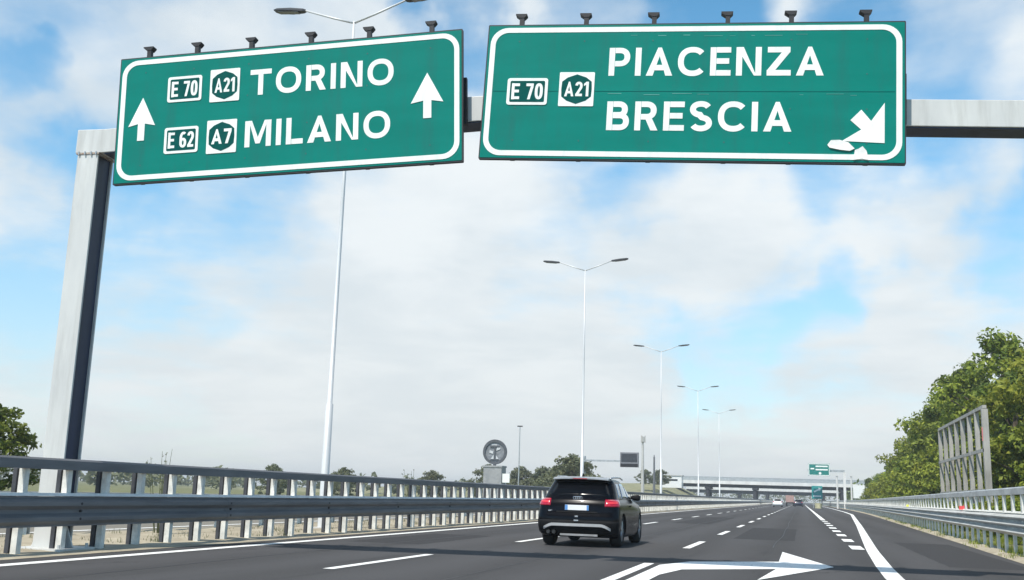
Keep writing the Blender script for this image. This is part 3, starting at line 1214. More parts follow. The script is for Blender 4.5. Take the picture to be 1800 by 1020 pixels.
# ------------------------------------------------------------------ trees
def make_crown(seed, h, rad, base, clumps, per, leaf, shape='round'):
    """crown of leaf-sized faces gathered in clumps round branch ends; returns crown bmesh and limb ends"""
    rnd = random.Random(seed)
    cs = []
    for i in range(clumps):
        t = (i + rnd.random()) / clumps
        z = base + (h - base) * t
        if shape == 'round':
            w = rad * (math.sin(math.pi * min(1, (.16 + .84 * t))) ** .62 if t < 1 else 0)
            w = max(w, .12 * rad)
        else:
            w = rad * (1 - t) ** .6 * (.55 + .45 * min(1, t * 6)) + .2
        a = rnd.random() * 2 * math.pi
        rr = w * (rnd.random() ** .42)
        lob = 1 + .28 * math.sin(3 * a + seed) + .18 * math.sin(5 * a + 2 * z)
        c = Vector((rr * lob * math.cos(a), rr * lob * math.sin(a), z + rnd.uniform(-.3, .3)))
        cs.append((c, rnd.uniform(.6, 1.25) * rad * .24))
    bm = bmesh.new()
    for c, r in cs:
        sq = rnd.uniform(.55, .85)
        for k in range(per):
            d = Vector((rnd.gauss(0, 1), rnd.gauss(0, 1), rnd.gauss(0, 1))).normalized()
            q = d * r * (rnd.random() ** .40)
            q.z *= sq
            p = c + q
            if p.z < .05:
                continue
            s = leaf * rnd.uniform(.6, 1.35)
            nrm = (d * .7 + Vector((rnd.gauss(0, .6), rnd.gauss(0, .6), rnd.gauss(.35, .6)))).normalized()
            u = nrm.cross(Vector((rnd.gauss(0, 1), rnd.gauss(0, 1), rnd.gauss(0, 1)))).normalized()
            v = nrm.cross(u)
            tip = p + u * s
            a_ = bm.verts.new(p - u * s * .8)
            b_ = bm.verts.new(p + v * s * .48 + nrm * s * .1)
            c_ = bm.verts.new(tip)
            e_ = bm.verts.new(p - v * s * .48 + nrm * s * .1)
            bm.faces.new((a_, e_, c_, b_))
    return bm, cs


def make_tree(seed, h, rad, base, clumps, per, leaf, lm, label, group, shape='round', name='broadleaf_tree'):
    t = thing(name, label, 'tree', group=group)
    cb, cs = make_crown(seed, h, rad, base, clumps, per, leaf, shape)
    me = obj('crown', cb, lm, t)
    rnd = random.Random(seed + 50)
    b = bmesh.new()
    r0 = .028 * h
    pts = [Vector((0, 0, -.1))]
    for k in range(1, 6):
        pts.append(Vector((rnd.uniform(-.1, .1) * k * .5, rnd.uniform(-.1, .1) * k * .5, h * .86 * k / 5)))
    tube(b, pts, [r0 * (1 - .85 * i / 5) + .02 for i in range(6)], 7)
    for c, r in rnd.sample(cs, min(16, len(cs))):
        z = max(.25 * h * .5, c.z * .62)
        st = Vector((0, 0, z))
        mid = st.lerp(c, .55) + Vector((0, 0, .06 * h * .5))
        tube(b, [st, mid, c], [r0 * .38, r0 * .22, .015], 5)
    obj('trunk', b, BARK, t)
    return t


G1 = 'broadleaf trees in the wood beyond the right guard rail'
P1 = make_tree(11, 11.5, 3.6, .5, 120, 105, .20, LEAF1, 'tall notched tree rising behind the steel frame', G1)
P2 = make_tree(23, 10.0, 3.9, .4, 120, 105, .20, LEAF1, 'wide yellowish tree at the right edge of the photo, beside the handrail', G1)
P3 = make_tree(37, 9.0, 3.0, .4, 95, 95, .20, LEAF2, 'darker tree just left of the steel frame', G1)
P4 = make_tree(41, 5.0, 2.7, .1, 70, 85, .17, LEAF1, 'bushy low shrub at the foot of the wood behind the steel frame', G1, name='shrub')
P4['category'] = 'shrub'
P1.location = (13.4, 76, 0)
P1.scale = (1.04, 1.04, 1.07)
P2.location = (13.2, 58, 0)
P3.location = (13.0, 88, 0)
P3.scale = (1.2, 1.2, 1.3)
P4.location = (11.5, 66, 0)
rnd = random.Random(9)
WOOD = [(P2, 14.6, 49, .95, 'tree cut off by the right edge, before the wide yellowish one'),
        (P1, 17.5, 70, 1.06, 'tree whose top fills the upper right corner of the wood'),
        (P3, 12.8, 70, 1.0, 'tree with a dark hollow behind the steel frame'),
        (P2, 13.8, 98, 1.18, 'broad tree on the sloping skyline, left of the notched tallest one'),
        (P1, 14.2, 112, 1.02, 'tree with a ragged top halfway down the falling skyline of the wood'),
        (P3, 13.4, 118, 1.02, 'dark slim tree below the ragged one on the falling skyline'),
        (P2, 13.6, 133, .96, 'rounded tree with pale branch tips where the wood starts to fall low'),
        (P1, 13.6, 150, .72, 'small pointed tree in the low end of the wood'),
        (P3, 13.2, 166, .76, 'dark small tree near the low end of the wood'),
        (P2, 13.0, 182, .56, 'squat tree second from the low end of the wood'),
        (P3, 12.4, 205, .62, 'last dark tree at the low end of the wood, above the white panel'),
        (P1, 15.5, 225, .6, 'hazy tree behind the last dark tree of the wood')]
for p, x, y, s, lab in WOOD:
    dup(p, (x, y, 0), rnd.uniform(0, 6.28), (s * rnd.uniform(.95, 1.08),) * 2 + (s,), lab)
SHR = [(10.6, 49, .8, 'bushy shrub above the handrail at the right edge of the photo'),
       (11.4, 57, .95, 'bushy shrub just right of the steel frame'),
       (11.4, 76, 1.0, 'bushy shrub seen through the left bars of the steel frame'),
       (10.8, 87, 1.05, 'first bushy shrub left of the steel frame'),
       (11.0, 99, 1.0, 'second bushy shrub left of the steel frame'),
       (11.0, 112, 1.05, 'third bushy shrub left of the steel frame'),
       (11.2, 126, 1.0, 'bushy shrub under the ragged tree, halfway along the wood edge'),
       (11.4, 142, 1.0, 'bushy shrub under the small pointed tree'),
       (11.6, 160, .95, 'bushy shrub under the dark small tree'),
       (11.8, 180, .9, 'last bushy shrub of the wood edge before the white panel')]
for x, y, s, lab in SHR:
    dup(P4, (x, y, 0), rnd.uniform(0, 6.28), (s, s, s * rnd.uniform(.85, 1.15)), lab)

r2_ = random.Random(21)
for k in range(22):
    y = 22 + k * 3.4 + k * k * .09
    x = lerp_path(RAIL_R, y) + 2.0 + r2_.uniform(-.2, .5)
    q = r2_.uniform(.26, .34)
    o = dup(P4, (x, y, -.06), r2_.uniform(0, 6.28), (q * 1.25, q * 1.25, q), 'low dense scrub growing close behind the posts of the right guard rail')
    o['group'] = 'scrub behind the right guard rail'

# trees left of the opposite carriageway
G2 = 'trees beyond the opposite carriageway'
Q1 = make_tree(61, 5.4, 2.3, .6, 80, 80, .16, LEAF2, 'green tree with a pointed top at the left edge, behind the gantry leg', G2)
Q1.location = (-28.9, 31.5, 0)
Q1.scale = (.82, .82, .72)
dup(Q1, (-31.5, 30.0, 0), 2.0, (.95, .95, .74), 'denser green tree cut off by the left edge of the photo')
Q2 = make_tree(67, 5.2, 3.2, .3, 80, 70, .22, LEAF3, 'round grey green tree in the middle distance over the left guard rail', G2)
Q2.location = (-63.5, 118, 0)
Q2.scale = (.62, .62, .66)
for x, y, s, lab in ((-58.5, 128, .66, 'second small round tree over the left guard rail, left of the round monument'),
                     (-54, 150, .72, 'low round bush left of the monument block'),
                     (-47.5, 158, .95, 'dull tree right behind the monument block'),
                     (-44, 165, .95, 'dull tree beside the thin lamp, right of the monument'),
                     (-39.5, 162, .95, 'dull tree left of the black car roof, second from the car'),
                     (-36.5, 168, .95, 'dull tree nearest the black car roof on its left'),
                     (-25.4, 118, 1.0, 'olive tree behind the black car and lamp pole, left of the grey panel'),
                     (-27.5, 128, 1.0, 'olive tree partly hidden by the black car roof'),
                     (-36.5, 255, .62, 'small dark tree under the tall grey mast'),
                     (-33.2, 258, .66, 'small dark tree at the foot of the short mast'),
                     (-34.5, 262, .6, 'small dark tree between the short mast and the white shed')):
    dup(Q2, (x, y, 4.2 if y > 200 else 0), rnd.uniform(0, 6.28), (s, s, s), lab)
# far-off woods on the horizon that read as one mass
def far_wood(x0, x1, y0, y1, n, h, seed, lm):
    r_ = random.Random(seed)
    b = bmesh.new()
    for i in range(n):
        x = r_.uniform(x0, x1)
        y = r_.uniform(y0, y1)
        hh = h * r_.uniform(.6, 1.15)
        for k in range(60):
            d = Vector((r_.gauss(0, 1), r_.gauss(0, 1), r_.gauss(0, .9))).normalized() * (r_.random() ** .4)
            p = Vector((x + d.x * hh * .55, y + d.y * hh * .55, hh * .55 + d.z * hh * .5))
            s = r_.uniform(.35, .8)
            u = Vector((r_.gauss(0, 1), r_.gauss(0, 1), r_.gauss(0, 1))).normalized()
            v = u.orthogonal().normalized()
            b.faces.new([b.verts.new(p + u * s), b.verts.new(p + v * s * .6), b.verts.new(p - u * s), b.verts.new(p - v * s * .6)])
    o = obj('treeline', b, lm)
    o['kind'] = 'stuff'
    return o


far_wood(-330, -70, 170, 330, 150, 4.2, 5, LEAF3)
far_wood(-160, -40, 380, 520, 60, 6.0, 6, LEAF3)
far_wood(-40, 90, 520, 640, 70, 9.0, 8, LEAF3)
far_wood(14, 60, 215, 420, 90, 6.0, 9, LEAF2)

# weeds and grass in the reservation and verge
def tufts(name, spots, blade, hgt, m, seed):
    r_ = random.Random(seed)
    b = bmesh.new()
    for x, y, s in spots:
        for k in range(14):
            a = r_.random() * 6.28
            l = hgt * s * r_.uniform(.5, 1.2)
            q = Vector((x + r_.gauss(0, .10), y + r_.gauss(0, .10), 0.0))
            d = Vector((math.cos(a), math.sin(a), 0))
            w = Vector((-d.y, d.x, 0)) * blade
            t1 = q + d * l * .15 + Vector((0, 0, l * .6))
            t2 = q + d * l * .45 + Vector((0, 0, l))
            v0, v1, v2, v3, v4 = [b.verts.new(c) for c in (q - w, q + w, t1 + w * .7, t1 - w * .7, t2)]
            b.faces.new((v0, v1, v2, v3))
            b.faces.new((v3, v2, v4))
    o = obj(name, b, m)
    o['kind'] = 'stuff'
    return o


r_ = random.Random(77)
tufts('grass', [(r_.uniform(-14.2, -11.05), 6 + 60 * r_.random() ** 1.5, r_.uniform(.5, 1.4)) for k in range(420)], .006, .11, LEAF3, 1)
def vx(y):
    return lerp_path(RAIL_R, y)
sp = []
for k in range(700):
    y = 14 + 80 * r_.random() ** 1.4
    sp.append((vx(y) + r_.choice((r_.uniform(.05, 2.5), r_.uniform(.05, .6), r_.uniform(-.3, .1))), y, r_.uniform(.5, 1.5)))
tufts('grass', sp, .007, .15, LEAF1, 2)
# stalky weed showing over the rail
for (wx, wy, wh, lab) in ((-12.9, 19.2, 1.75, 'spindly dark weed poking up over the left guard rail beyond the gantry leg'), (-12.6, 33.0, 1.75, 'thin dry weed stalk over the left guard rail right of the tallest lamp pole')):
    b = bmesh.new()
    q_ = random.Random(int(wy))
    for k in range(9):
        a = q_.random() * 6.28
        d = Vector((math.cos(a), math.sin(a), 0)) * q_.uniform(.05, .32)
        base_ = Vector((wx, wy, 0)) + d * .2
        top_ = base_ + d + Vector((0, 0, wh * q_.uniform(.8, 1.03)))
        tube(b, [base_, base_.lerp(top_, .6) + Vector((0, 0, .05)), top_], [.012, .008, .004], 4)
        for j in range(9):
            p = base_.lerp(top_, q_.uniform(.35, 1))
            u = Vector((q_.gauss(0, 1), q_.gauss(0, 1), q_.gauss(.6, .6))).normalized() * q_.uniform(.04, .08)
            v = u.orthogonal().normalized() * .018
            b.faces.new([b.verts.new(p), b.verts.new(p + u * .5 + v), b.verts.new(p + u), b.verts.new(p + u * .5 - v)])
    tag(obj('weed', b, LEAF3), lab, 'weed')

# ------------------------------------------------------------------ steel frame on the right
t = thing('bar_grid', 'bare grey steel frame of upright bars standing in front of the trees on the right', 'steel frame', (8.0, 50.2, 0))
for k in range(8):
    b = bmesh.new()
    y = k * 15.6 / 7
    w = .13 if k == 0 else .095
    box(b, -w, w, y - w, y + w, -.2, 5.42)
    obj('upright', b, FRAMEM, t)
for z in (5.44, 3.52, 1.75):
    b = bmesh.new()
    box(b, -.085, .085, -.11, 15.72, z, z + .15) if z > 5 else box(b, -.13, -.072, -.11, 15.72, z, z + .15)
    obj('crossbar', b, FRAMEM, t)
for k in (0, 3, 7):
    b = bmesh.new()
    y = k * 15.6 / 7
    tube(b, [(.08, y, 1.9), (1.3, y, 0)], .05, 6)
    obj('strut', b, FRAMEM, t)
b = bmesh.new()
box(b, -.14, -.112, -.10, .10, 4.0, 4.6)
o = obj('tag_plate', b, REFR, t)

# ------------------------------------------------------------------ far overpass, signs, masts
def overpass(label, y, x0, x1, z_under, z_deck, z_par, depth, piers, m, gh):
    t = thing('overpass', label, 'bridge', ((x0 + x1) / 2, y, 0))
    hw = (x1 - x0) / 2
    b = bmesh.new()
    box(b, -hw, hw, 0, depth, z_under + gh, z_deck)
    obj('deck', b, m, t)
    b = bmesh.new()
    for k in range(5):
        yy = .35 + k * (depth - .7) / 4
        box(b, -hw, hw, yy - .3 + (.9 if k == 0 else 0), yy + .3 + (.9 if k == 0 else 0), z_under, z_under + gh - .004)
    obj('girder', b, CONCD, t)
    b = bmesh.new()
    box(b, -hw, hw, .05, .25, z_deck + .003, z_deck + .35)
    for k in range(int(hw * 2 / 2.5)):
        x = -hw + .5 + 2.5 * k
        box(b, x - .05, x + .05, .10, .20, z_deck + .35, z_par - .1)
    box(b, -hw, hw, .08, .22, z_par - .1, z_par)
    box(b, -hw, hw, .13, .17, z_deck + .36, z_par - .12)
    obj('parapet', b, GALV, t)
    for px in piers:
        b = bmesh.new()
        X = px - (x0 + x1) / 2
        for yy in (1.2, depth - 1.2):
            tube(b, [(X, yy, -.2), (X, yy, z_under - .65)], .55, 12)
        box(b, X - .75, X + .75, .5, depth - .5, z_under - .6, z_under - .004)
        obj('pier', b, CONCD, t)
    return t


overpass('long concrete road bridge crossing over the motorway in the distance', 300, -38, 70, 4.5, 6.2, 7.3, 11, (-25.5, -12.4, 11), CONCW, .8)
overpass('second lower bridge seen beneath the first one', 430, -45, 70, 3.5, 5.85, 6.1, 9, (-24, -13, 8.5), CONCW, 1.3)

# grassy embankment that carries the road up to the bridge
bm = bmesh.new()
nx, ny = 60, 14
g = []
for j in range(ny + 1):
    row = []
    for i in range(nx + 1):
        x = -150 + i * 2.05
        yy = 215 + j * 8
        hx = min(1, max(0, (-26 - x) / 10.0)) if x > -60 else max(0, 1 - (-60 - x) / 95)
        v = j / ny
        hy = min(1, v / .62) if v < .8 else 1
        h = 5.1 * hx * hy * (.92 + .12 * mnoise.noise((x * .1, yy * .1, 0)))
        row.append(bm.verts.new((x, yy, h - .1)))
    g.append(row)
for j in range(ny):
    for i in range(nx):
        bm.faces.new((g[j][i], g[j][i + 1], g[j + 1][i + 1], g[j + 1][i]))
struct('embankment', bm, mat('dry_grass_slope', (.16, .165, .075), rough=.95, scale=.6, col2=(.30, .28, .16), bump=.5, world=True, detail=10), True)

t = thing('utility_shed', 'small white flat roofed shed on the embankment beside the overpass', 'shed', (-31.8, 268, 4.6))
b = bmesh.new()
box(b, -2.6, 2.6, 0, 4, -1, 2.0)
obj('wall', b, WHITEP, t)
b = bmesh.new()
box(b, -2.8, 2.8, -.2, 4.2, 2.003, 2.2)
obj('roof', b, CONC, t)
b = bmesh.new()
box(b, -1.2, 1.6, -.05, -.003, .75, 1.15)
obj('window', b, GLASSD, t)

t = thing('mast', 'tall slim grey mast with a thicker top, right of the grey panel', 'mast', (-29.2, 200, 0))
b = bmesh.new()
tube(b, [(0, 0, -.1), (0, 0, 11.3)], [.36, .2], 10)
obj('pole', b, CONC, t)
b = bmesh.new()
tube(b, [(0, 0, 11.3), (0, 0, 11.5), (0, 0, 12.5)], [.2, .36, .36], 10)
for k in range(3):
    a = k * 2.1
    box(b, .45 * math.cos(a) - .1, .45 * math.cos(a) + .1, .45 * math.sin(a) - .1, .45 * math.sin(a) + .1, 11.4, 12.7)
obj('antenna_head', b, CONC, t)
t = thing('mast', 'short dark mast between the tall mast and the third lamp', 'mast', (-27, 200, 0))
b = bmesh.new()
tube(b, [(0, 0, -.1), (0, 0, 8.7)], [.26, .16], 8)
obj('pole', b, GALVD, t)
b = bmesh.new()
tube(b, [(0, 0, 8.72), (0, 0, 9.1)], [.12, .05], 8)
obj('finial', b, GALVD, t)

# variable message panel on a cantilever over the opposite carriageway
t = thing('message_panel', 'dark grey unlit message panel on a cantilever arm above the black car', 'road sign', (-19.1, 120, 0))
b = bmesh.new()
box(b, -1.06, 1.06, 0, .5, 4.42, 6.12)
obj('housing', b, mat('panel_grey', (.20, .205, .22), rough=.6), t, bevel=.02)
b = bmesh.new()
for k in range(7):
    z = 5.02 + k * .14
    box(b, -.92, .92, -.035, -.003, z, z + .09)
obj('louvres', b, mat('louvre_dark', (.045, .047, .055), rough=.6), t)
b = bmesh.new()
box(b, -1.0, 1.0, -.04, -.003, 4.46, 4.82)
obj('lower_screen', b, BLACKM, t)
b = bmesh.new()
box(b, -5.2, -1.063, .15, .35, 5.0, 5.2)
obj('arm', b, GALV, t)
b = bmesh.new()
tube(b, [(-5.3, .25, -.1), (-5.3, .25, 5.6)], .16, 10)
obj('post', b, GALV, t)

# round monument on a block
RS = 1.14
t = thing('round_monument', 'round grey openwork emblem standing on a stone block beyond the left guard rail', 'monument', (-44.15, 150, 0))
DARKG = mat('patina_iron', (.075, .08, .09), rough=.6, var=.25, scale=3)
PALEG = mat('pale_relief', (.55, .56, .57), rough=.7, var=.15, scale=3)
b = bmesh.new()
nseg = 40
o_ = [(1.62 * RS * math.cos(2 * math.pi * k / nseg), 7.05 + 1.62 * RS * math.sin(2 * math.pi * k / nseg)) for k in range(nseg)]
i_ = [(1.30 * RS * math.cos(2 * math.pi * k / nseg), 7.05 + 1.30 * RS * math.sin(2 * math.pi * k / nseg)) for k in range(nseg)]
frame(b, o_, i_, -.2, .2)
fr = obj('ring', b, DARKG, t)
b = bmesh.new()
prism(b, [(1.3 * RS * math.cos(2 * math.pi * k / nseg), 7.05 + 1.3 * RS * math.sin(2 * math.pi * k / nseg)) for k in range(nseg)], -.02, .08)
obj('disc', b, mat('disc_grey', (.15, .16, .175), rough=.7, scale=2.2, col2=(.26, .27, .29)), t)
b = bmesh.new()
prism(b, [(-.75, 7.75), (.70, 7.75), (.70, 7.98), (-.75, 7.98)], -.16, -.021)
prism(b, [(-.1, 5.95), (.14, 5.95), (.14, 7.745), (-.1, 7.745)], -.15, -.022)
prism(b, [(-.72, 5.80), (.72, 5.80), (.62, 5.94), (-.62, 5.94)], -.14, -.023)
obj('relief', b, DARKG, t)
b = bmesh.new()
prism(b, [(.22, 7.2), (.82, 7.45), (.86, 7.70), (.3, 7.68)], -.12, -.021)
prism(b, [(-.62, 6.0), (-.16, 6.0), (-.16, 6.62)], -.12, -.024)
prism(b, [(.2, 6.0), (.62, 6.0), (.2, 6.55)], -.12, -.024)
prism(b, [(-.55, 8.02), (.35, 8.02), (.30, 8.16), (-.5, 8.16)], -.12, -.021)
prism(b, [(-.85, 6.9), (-.3, 6.75), (-.25, 7.1), (-.8, 7.3)], -.12, -.024)
obj('pale_relief', b, PALEG, t)
b = bmesh.new()
box(b, -1.35, 1.45, -1.2, 1.2, -.1, 4.75)
box(b, -1.5, 1.55, -1.3, 1.3, 4.753, 5.0)
obj('block', b, mat('monument_stone', (.26, .265, .27), rough=.9, scale=1.2, col2=(.37, .37, .37)), t)
b = bmesh.new()
box(b, -.2, .2, -.15, .15, 5.003, 5.5)
obj('stem', b, DARKG, t)
t = thing('notice_board', 'small white board on a post right of the round monument', 'sign', (-42.05, 149, 0))
b = bmesh.new()
box(b, -.55, .55, 0, .08, 2.55, 3.85)
obj('board', b, SIGNW, t)
b = bmesh.new()
tube(b, [(0, .12, -.1), (0, .12, 2.9)], .06, 8)
obj('post', b, GALV, t)
# slim lamp by the monument
t = thing('street_lamp', 'very thin single lamp right of the round monument', 'street lamp', (-32.3, 120, 0))
b = bmesh.new()
tube(b, [(0, 0, -.1), (0, 0, 8.9)], [.09, .05], 8)
obj('pole', b, GALV, t)
b = bmesh.new()
box(b, -.3, .3, -.12, .12, 8.9, 9.03)
obj('lamp_head', b, LAMPD, t)

# far exit signs
t = thing('direction_sign', 'distant green overhead sign with white lines, right of the overpass', 'road sign', (3.3, 200, 0))
b = bmesh.new()
box(b, -1.9, 1.9, 0, .12, 5.85, 8.1)
obj('panel', b, mat('far_green', (.004, .19, .16), rough=.5), t)
b = bmesh.new()
frame(b, rounded(-1.86, 1.86, 5.89, 8.06, .12, 3), rounded(-1.74, 1.74, 6.01, 7.94, .08, 3), -.02, .001)
obj('border', b, SIGNW, t)
b = bmesh.new()
for z in (7.45, 6.85):
    box(b, -.6, 1.55, -.02, -.002, z, z + .25)
box(b, -1.5, -.85, -.02, -.002, 7.0, 7.25)
prism(b, [(.0, 6.1), (.35, 6.1), (.35, 6.3), (.5, 6.3), (.175, 6.6), (-.15, 6.3), (0, 6.3)], -.02, -.002)
obj('legend', b, SIGNW, t)
b = bmesh.new()
box(b, -2.0, 4.5, .2, .5, 6.6, 7.0)
obj('arm', b, GALV, t)
b = bmesh.new()
box(b, 4.2, 4.65, .15, .55, -.1, 6.595)
obj('post', b, CONCW, t)
t = thing('direction_sign', 'distant lower green sign on short legs at the gore, beneath the overhead one', 'road sign', (2.9, 203, 0))
b = bmesh.new()
box(b, -.95, .95, 0, .08, 1.7, 4.05)
obj('panel', b, mat('far_teal', (.01, .26, .25), rough=.5), t)
b = bmesh.new()
prism(b, [(-.6, 3.1), (.3, 3.55), (.2, 3.75), (.7, 3.65), (.5, 3.1), (.42, 3.3), (-.5, 2.85)], -.02, -.002)
box(b, -.7, .7, -.02, -.002, 2.1, 2.3)
obj('legend', b, SIGNW, t)
for x in (-.7, .7):
    b = bmesh.new()
    tube(b, [(x, .12, -.1), (x, .12, 3.8)], .06, 6)
    obj('leg', b, GALV, t)
t = thing('crash_cushion', 'pale yellow crash cushion at the gore in front of the lower green sign', 'crash cushion', (3.0, 195, 0))
for k in range(3):
    b = bmesh.new()
    tube(b, [(0, k * .9, 0), (0, k * .9, .9)], .42 + .1 * k, 12)
    obj('barrel', b, mat('cushion_yellow', (.55, .50, .30), rough=.7), t)
for px, lab in ((6.6, 'left one of the pale slender posts right of the overhead sign'), (9.15, 'slim pale post beside the white panel at the low end of the wood')):
    t = thing('post', lab, 'post', (px, 206, 0))
    b = bmesh.new()
    tube(b, [(0, 0, -.1), (0, 0, 6.0)], [.2, .16], 8)
    obj('shaft', b, CONCW, t)
    b = bmesh.new()
    box(b, -.25, .25, -.25, .25, 6.003, 6.15)
    obj('cap', b, CONCW, t)
t = thing('blank_panel', 'blank white panel on two legs at the low end of the wood', 'panel', (10.2, 201, 0))
b = bmesh.new()
box(b, -1.0, 1.0, 0, .1, 2.0, 4.35)
obj('panel', b, WHITEP, t)
for x in (-.7, .7):
    b = bmesh.new()
    tube(b, [(x, .16, -.1), (x, .16, 4.0)], .07, 6)
    obj('leg', b, GALV, t)

# ------------------------------------------------------------------ cars
def interp(tab, z):
    if z <= tab[0][0]:
        return tab[0][1]
    for (a, va), (b_, vb) in zip(tab, tab[1:]):
        if z <= b_:
            t = (z - a) / (b_ - a)
            return va + (vb - va) * t
    return tab[-1][1]


class Shell:
    """car body described by its plan outline at every height (rear, front, half width)"""
    rear = [(.20, .30), (.30, .10), (.40, .03), (.55, .0), (.66, .02), (.70, .045), (.90, .09), (1.0, .14), (1.04, .18), (1.12, .27), (1.25, .40), (1.38, .52), (1.43, .50), (1.46, .56), (1.50, .80)]
    front = [(.20, 3.95), (.30, 4.12), (.45, 4.19), (.65, 4.17), (.80, 4.08), (.90, 3.85), (.97, 3.30), (1.0, 3.10), (1.10, 2.92), (1.25, 2.62), (1.38, 2.30), (1.43, 2.12), (1.46, 1.95), (1.50, 1.60)]
    width = [(.20, .84), (.30, .885), (.45, .90), (.60, .905), (.78, .90), (.90, .885), (.97, .855), (1.0, .82), (1.10, .785), (1.25, .735), (1.38, .685), (1.43, .655), (1.46, .60), (1.50, .46)]
    rcorner = [(.2, .22), (.5, .24), (.9, .24), (1.0, .28), (1.2, .24), (1.4, .24), (1.5, .25)]
    fcorner = [(.2, .5), (.5, .55), (.9, .6), (1.0, .5), (1.4, .45), (1.5, .3)]
    bulge = .07

    def half(self, z):
        """half outline from the rear centre round the +x side to the front centre"""
        yr, yf, w = interp(self.rear, z), interp(self.front, z), interp(self.width, z)
        rc, fc = interp(self.rcorner, z), interp(self.fcorner, z)
        rc = min(rc, w * .8)
        fc = min(fc, w * .8, (yf - yr) * .4)
        pts = []
        n = 10
        for k in range(n):
            x = (w - rc) * k / n
            pts.append((x, yr + self.bulge * (x / w) ** 2))
        y0 = yr + self.bulge * ((w - rc) / w) ** 2
        for k in range(9):
            a = R(90 * k / 8)
            pts.append((w - rc + rc * math.sin(a), y0 + rc * (1 - math.cos(a))))
        ya = y0 + rc
        yb = yf - fc - .06
        for k in range(1, 24):
            t = k / 24
            pts.append((w * (1 - .035 * max(0, t - .55) ** 2 / .2), ya + (yb - ya) * t))
        we = pts[-1][0]
        for k in range(9):
            a = R(90 * k / 8)
            pts.append((we - fc + fc * math.cos(a), yb + fc * math.sin(a)))
        for k in range(1, 9):
            x = (we - fc) * (1 - k / 8)
            pts.append((x, yb + fc + .06 * (1 - (x / (we - fc)) ** 2)))
        return pts

    def at(self, s, z):
        """point at arc length s from the rear centre (sign picks the side)"""
        pts = self.half(z)
        q = abs(s)
        acc = 0
        for a, b_ in zip(pts, pts[1:]):
            d = math.hypot(b_[0] - a[0], b_[1] - a[1])
            if acc + d >= q:
                t = (q - acc) / d
                x, y = a[0] + (b_[0] - a[0]) * t, a[1] + (b_[1] - a[1]) * t
                return Vector((math.copysign(x, s) if s else 0.0, y, z))
            acc += d
        return Vector((0, pts[-1][1], z))

    def at_y(self, y, z, side):
        pts = self.half(z)
        for a, b_ in zip(pts[12:], pts[13:]):
            if a[1] <= y <= b_[1] and b_[1] > a[1]:
                t = (y - a[1]) / (b_[1] - a[1])
                return Vector((side * (a[0] + (b_[0] - a[0]) * t), y, z))
        return Vector((side * pts[20][0], y, z))


def patch(grid, proud, thick=.02, centre=Vector((0, 2.0, .8))):
    """panel laid on the body: grid[i][j] of surface points"""
    b = bmesh.new()
    ni, nj = len(grid), len(grid[0])
    nr = [[None] * nj for _ in range(ni)]
    for i in range(ni):
        for j in range(nj):
            u = grid[min(i + 1, ni - 1)][j] - grid[max(i - 1, 0)][j]
            v = grid[i][min(j + 1, nj - 1)] - grid[i][max(j - 1, 0)]
            n = u.cross(v)
            n = n.normalized() if n.length > 1e-9 else Vector((0, -1, 0))
            if n.dot(grid[i][j] - centre) < 0:
                n = -n
            nr[i][j] = n
    A = [[b.verts.new(grid[i][j] + nr[i][j] * proud) for j in range(nj)] for i in range(ni)]
    B = [[b.verts.new(grid[i][j] - nr[i][j] * thick) for j in range(nj)] for i in range(ni)]
    for i in range(ni - 1):
        for j in range(nj - 1):
            b.faces.new((A[i][j], A[i + 1][j], A[i + 1][j + 1], A[i][j + 1]))
            b.faces.new((B[i][j], B[i][j + 1], B[i + 1][j + 1], B[i + 1][j]))
    for i in range(ni - 1):
        for j in (0, nj - 1):
            b.faces.new((A[i][j], A[i + 1][j], B[i + 1][j], B[i][j]))
    for j in range(nj - 1):
        for i in (0, ni - 1):
            b.faces.new((A[i][j], A[i][j + 1], B[i][j + 1], B[i][j]))
    return b


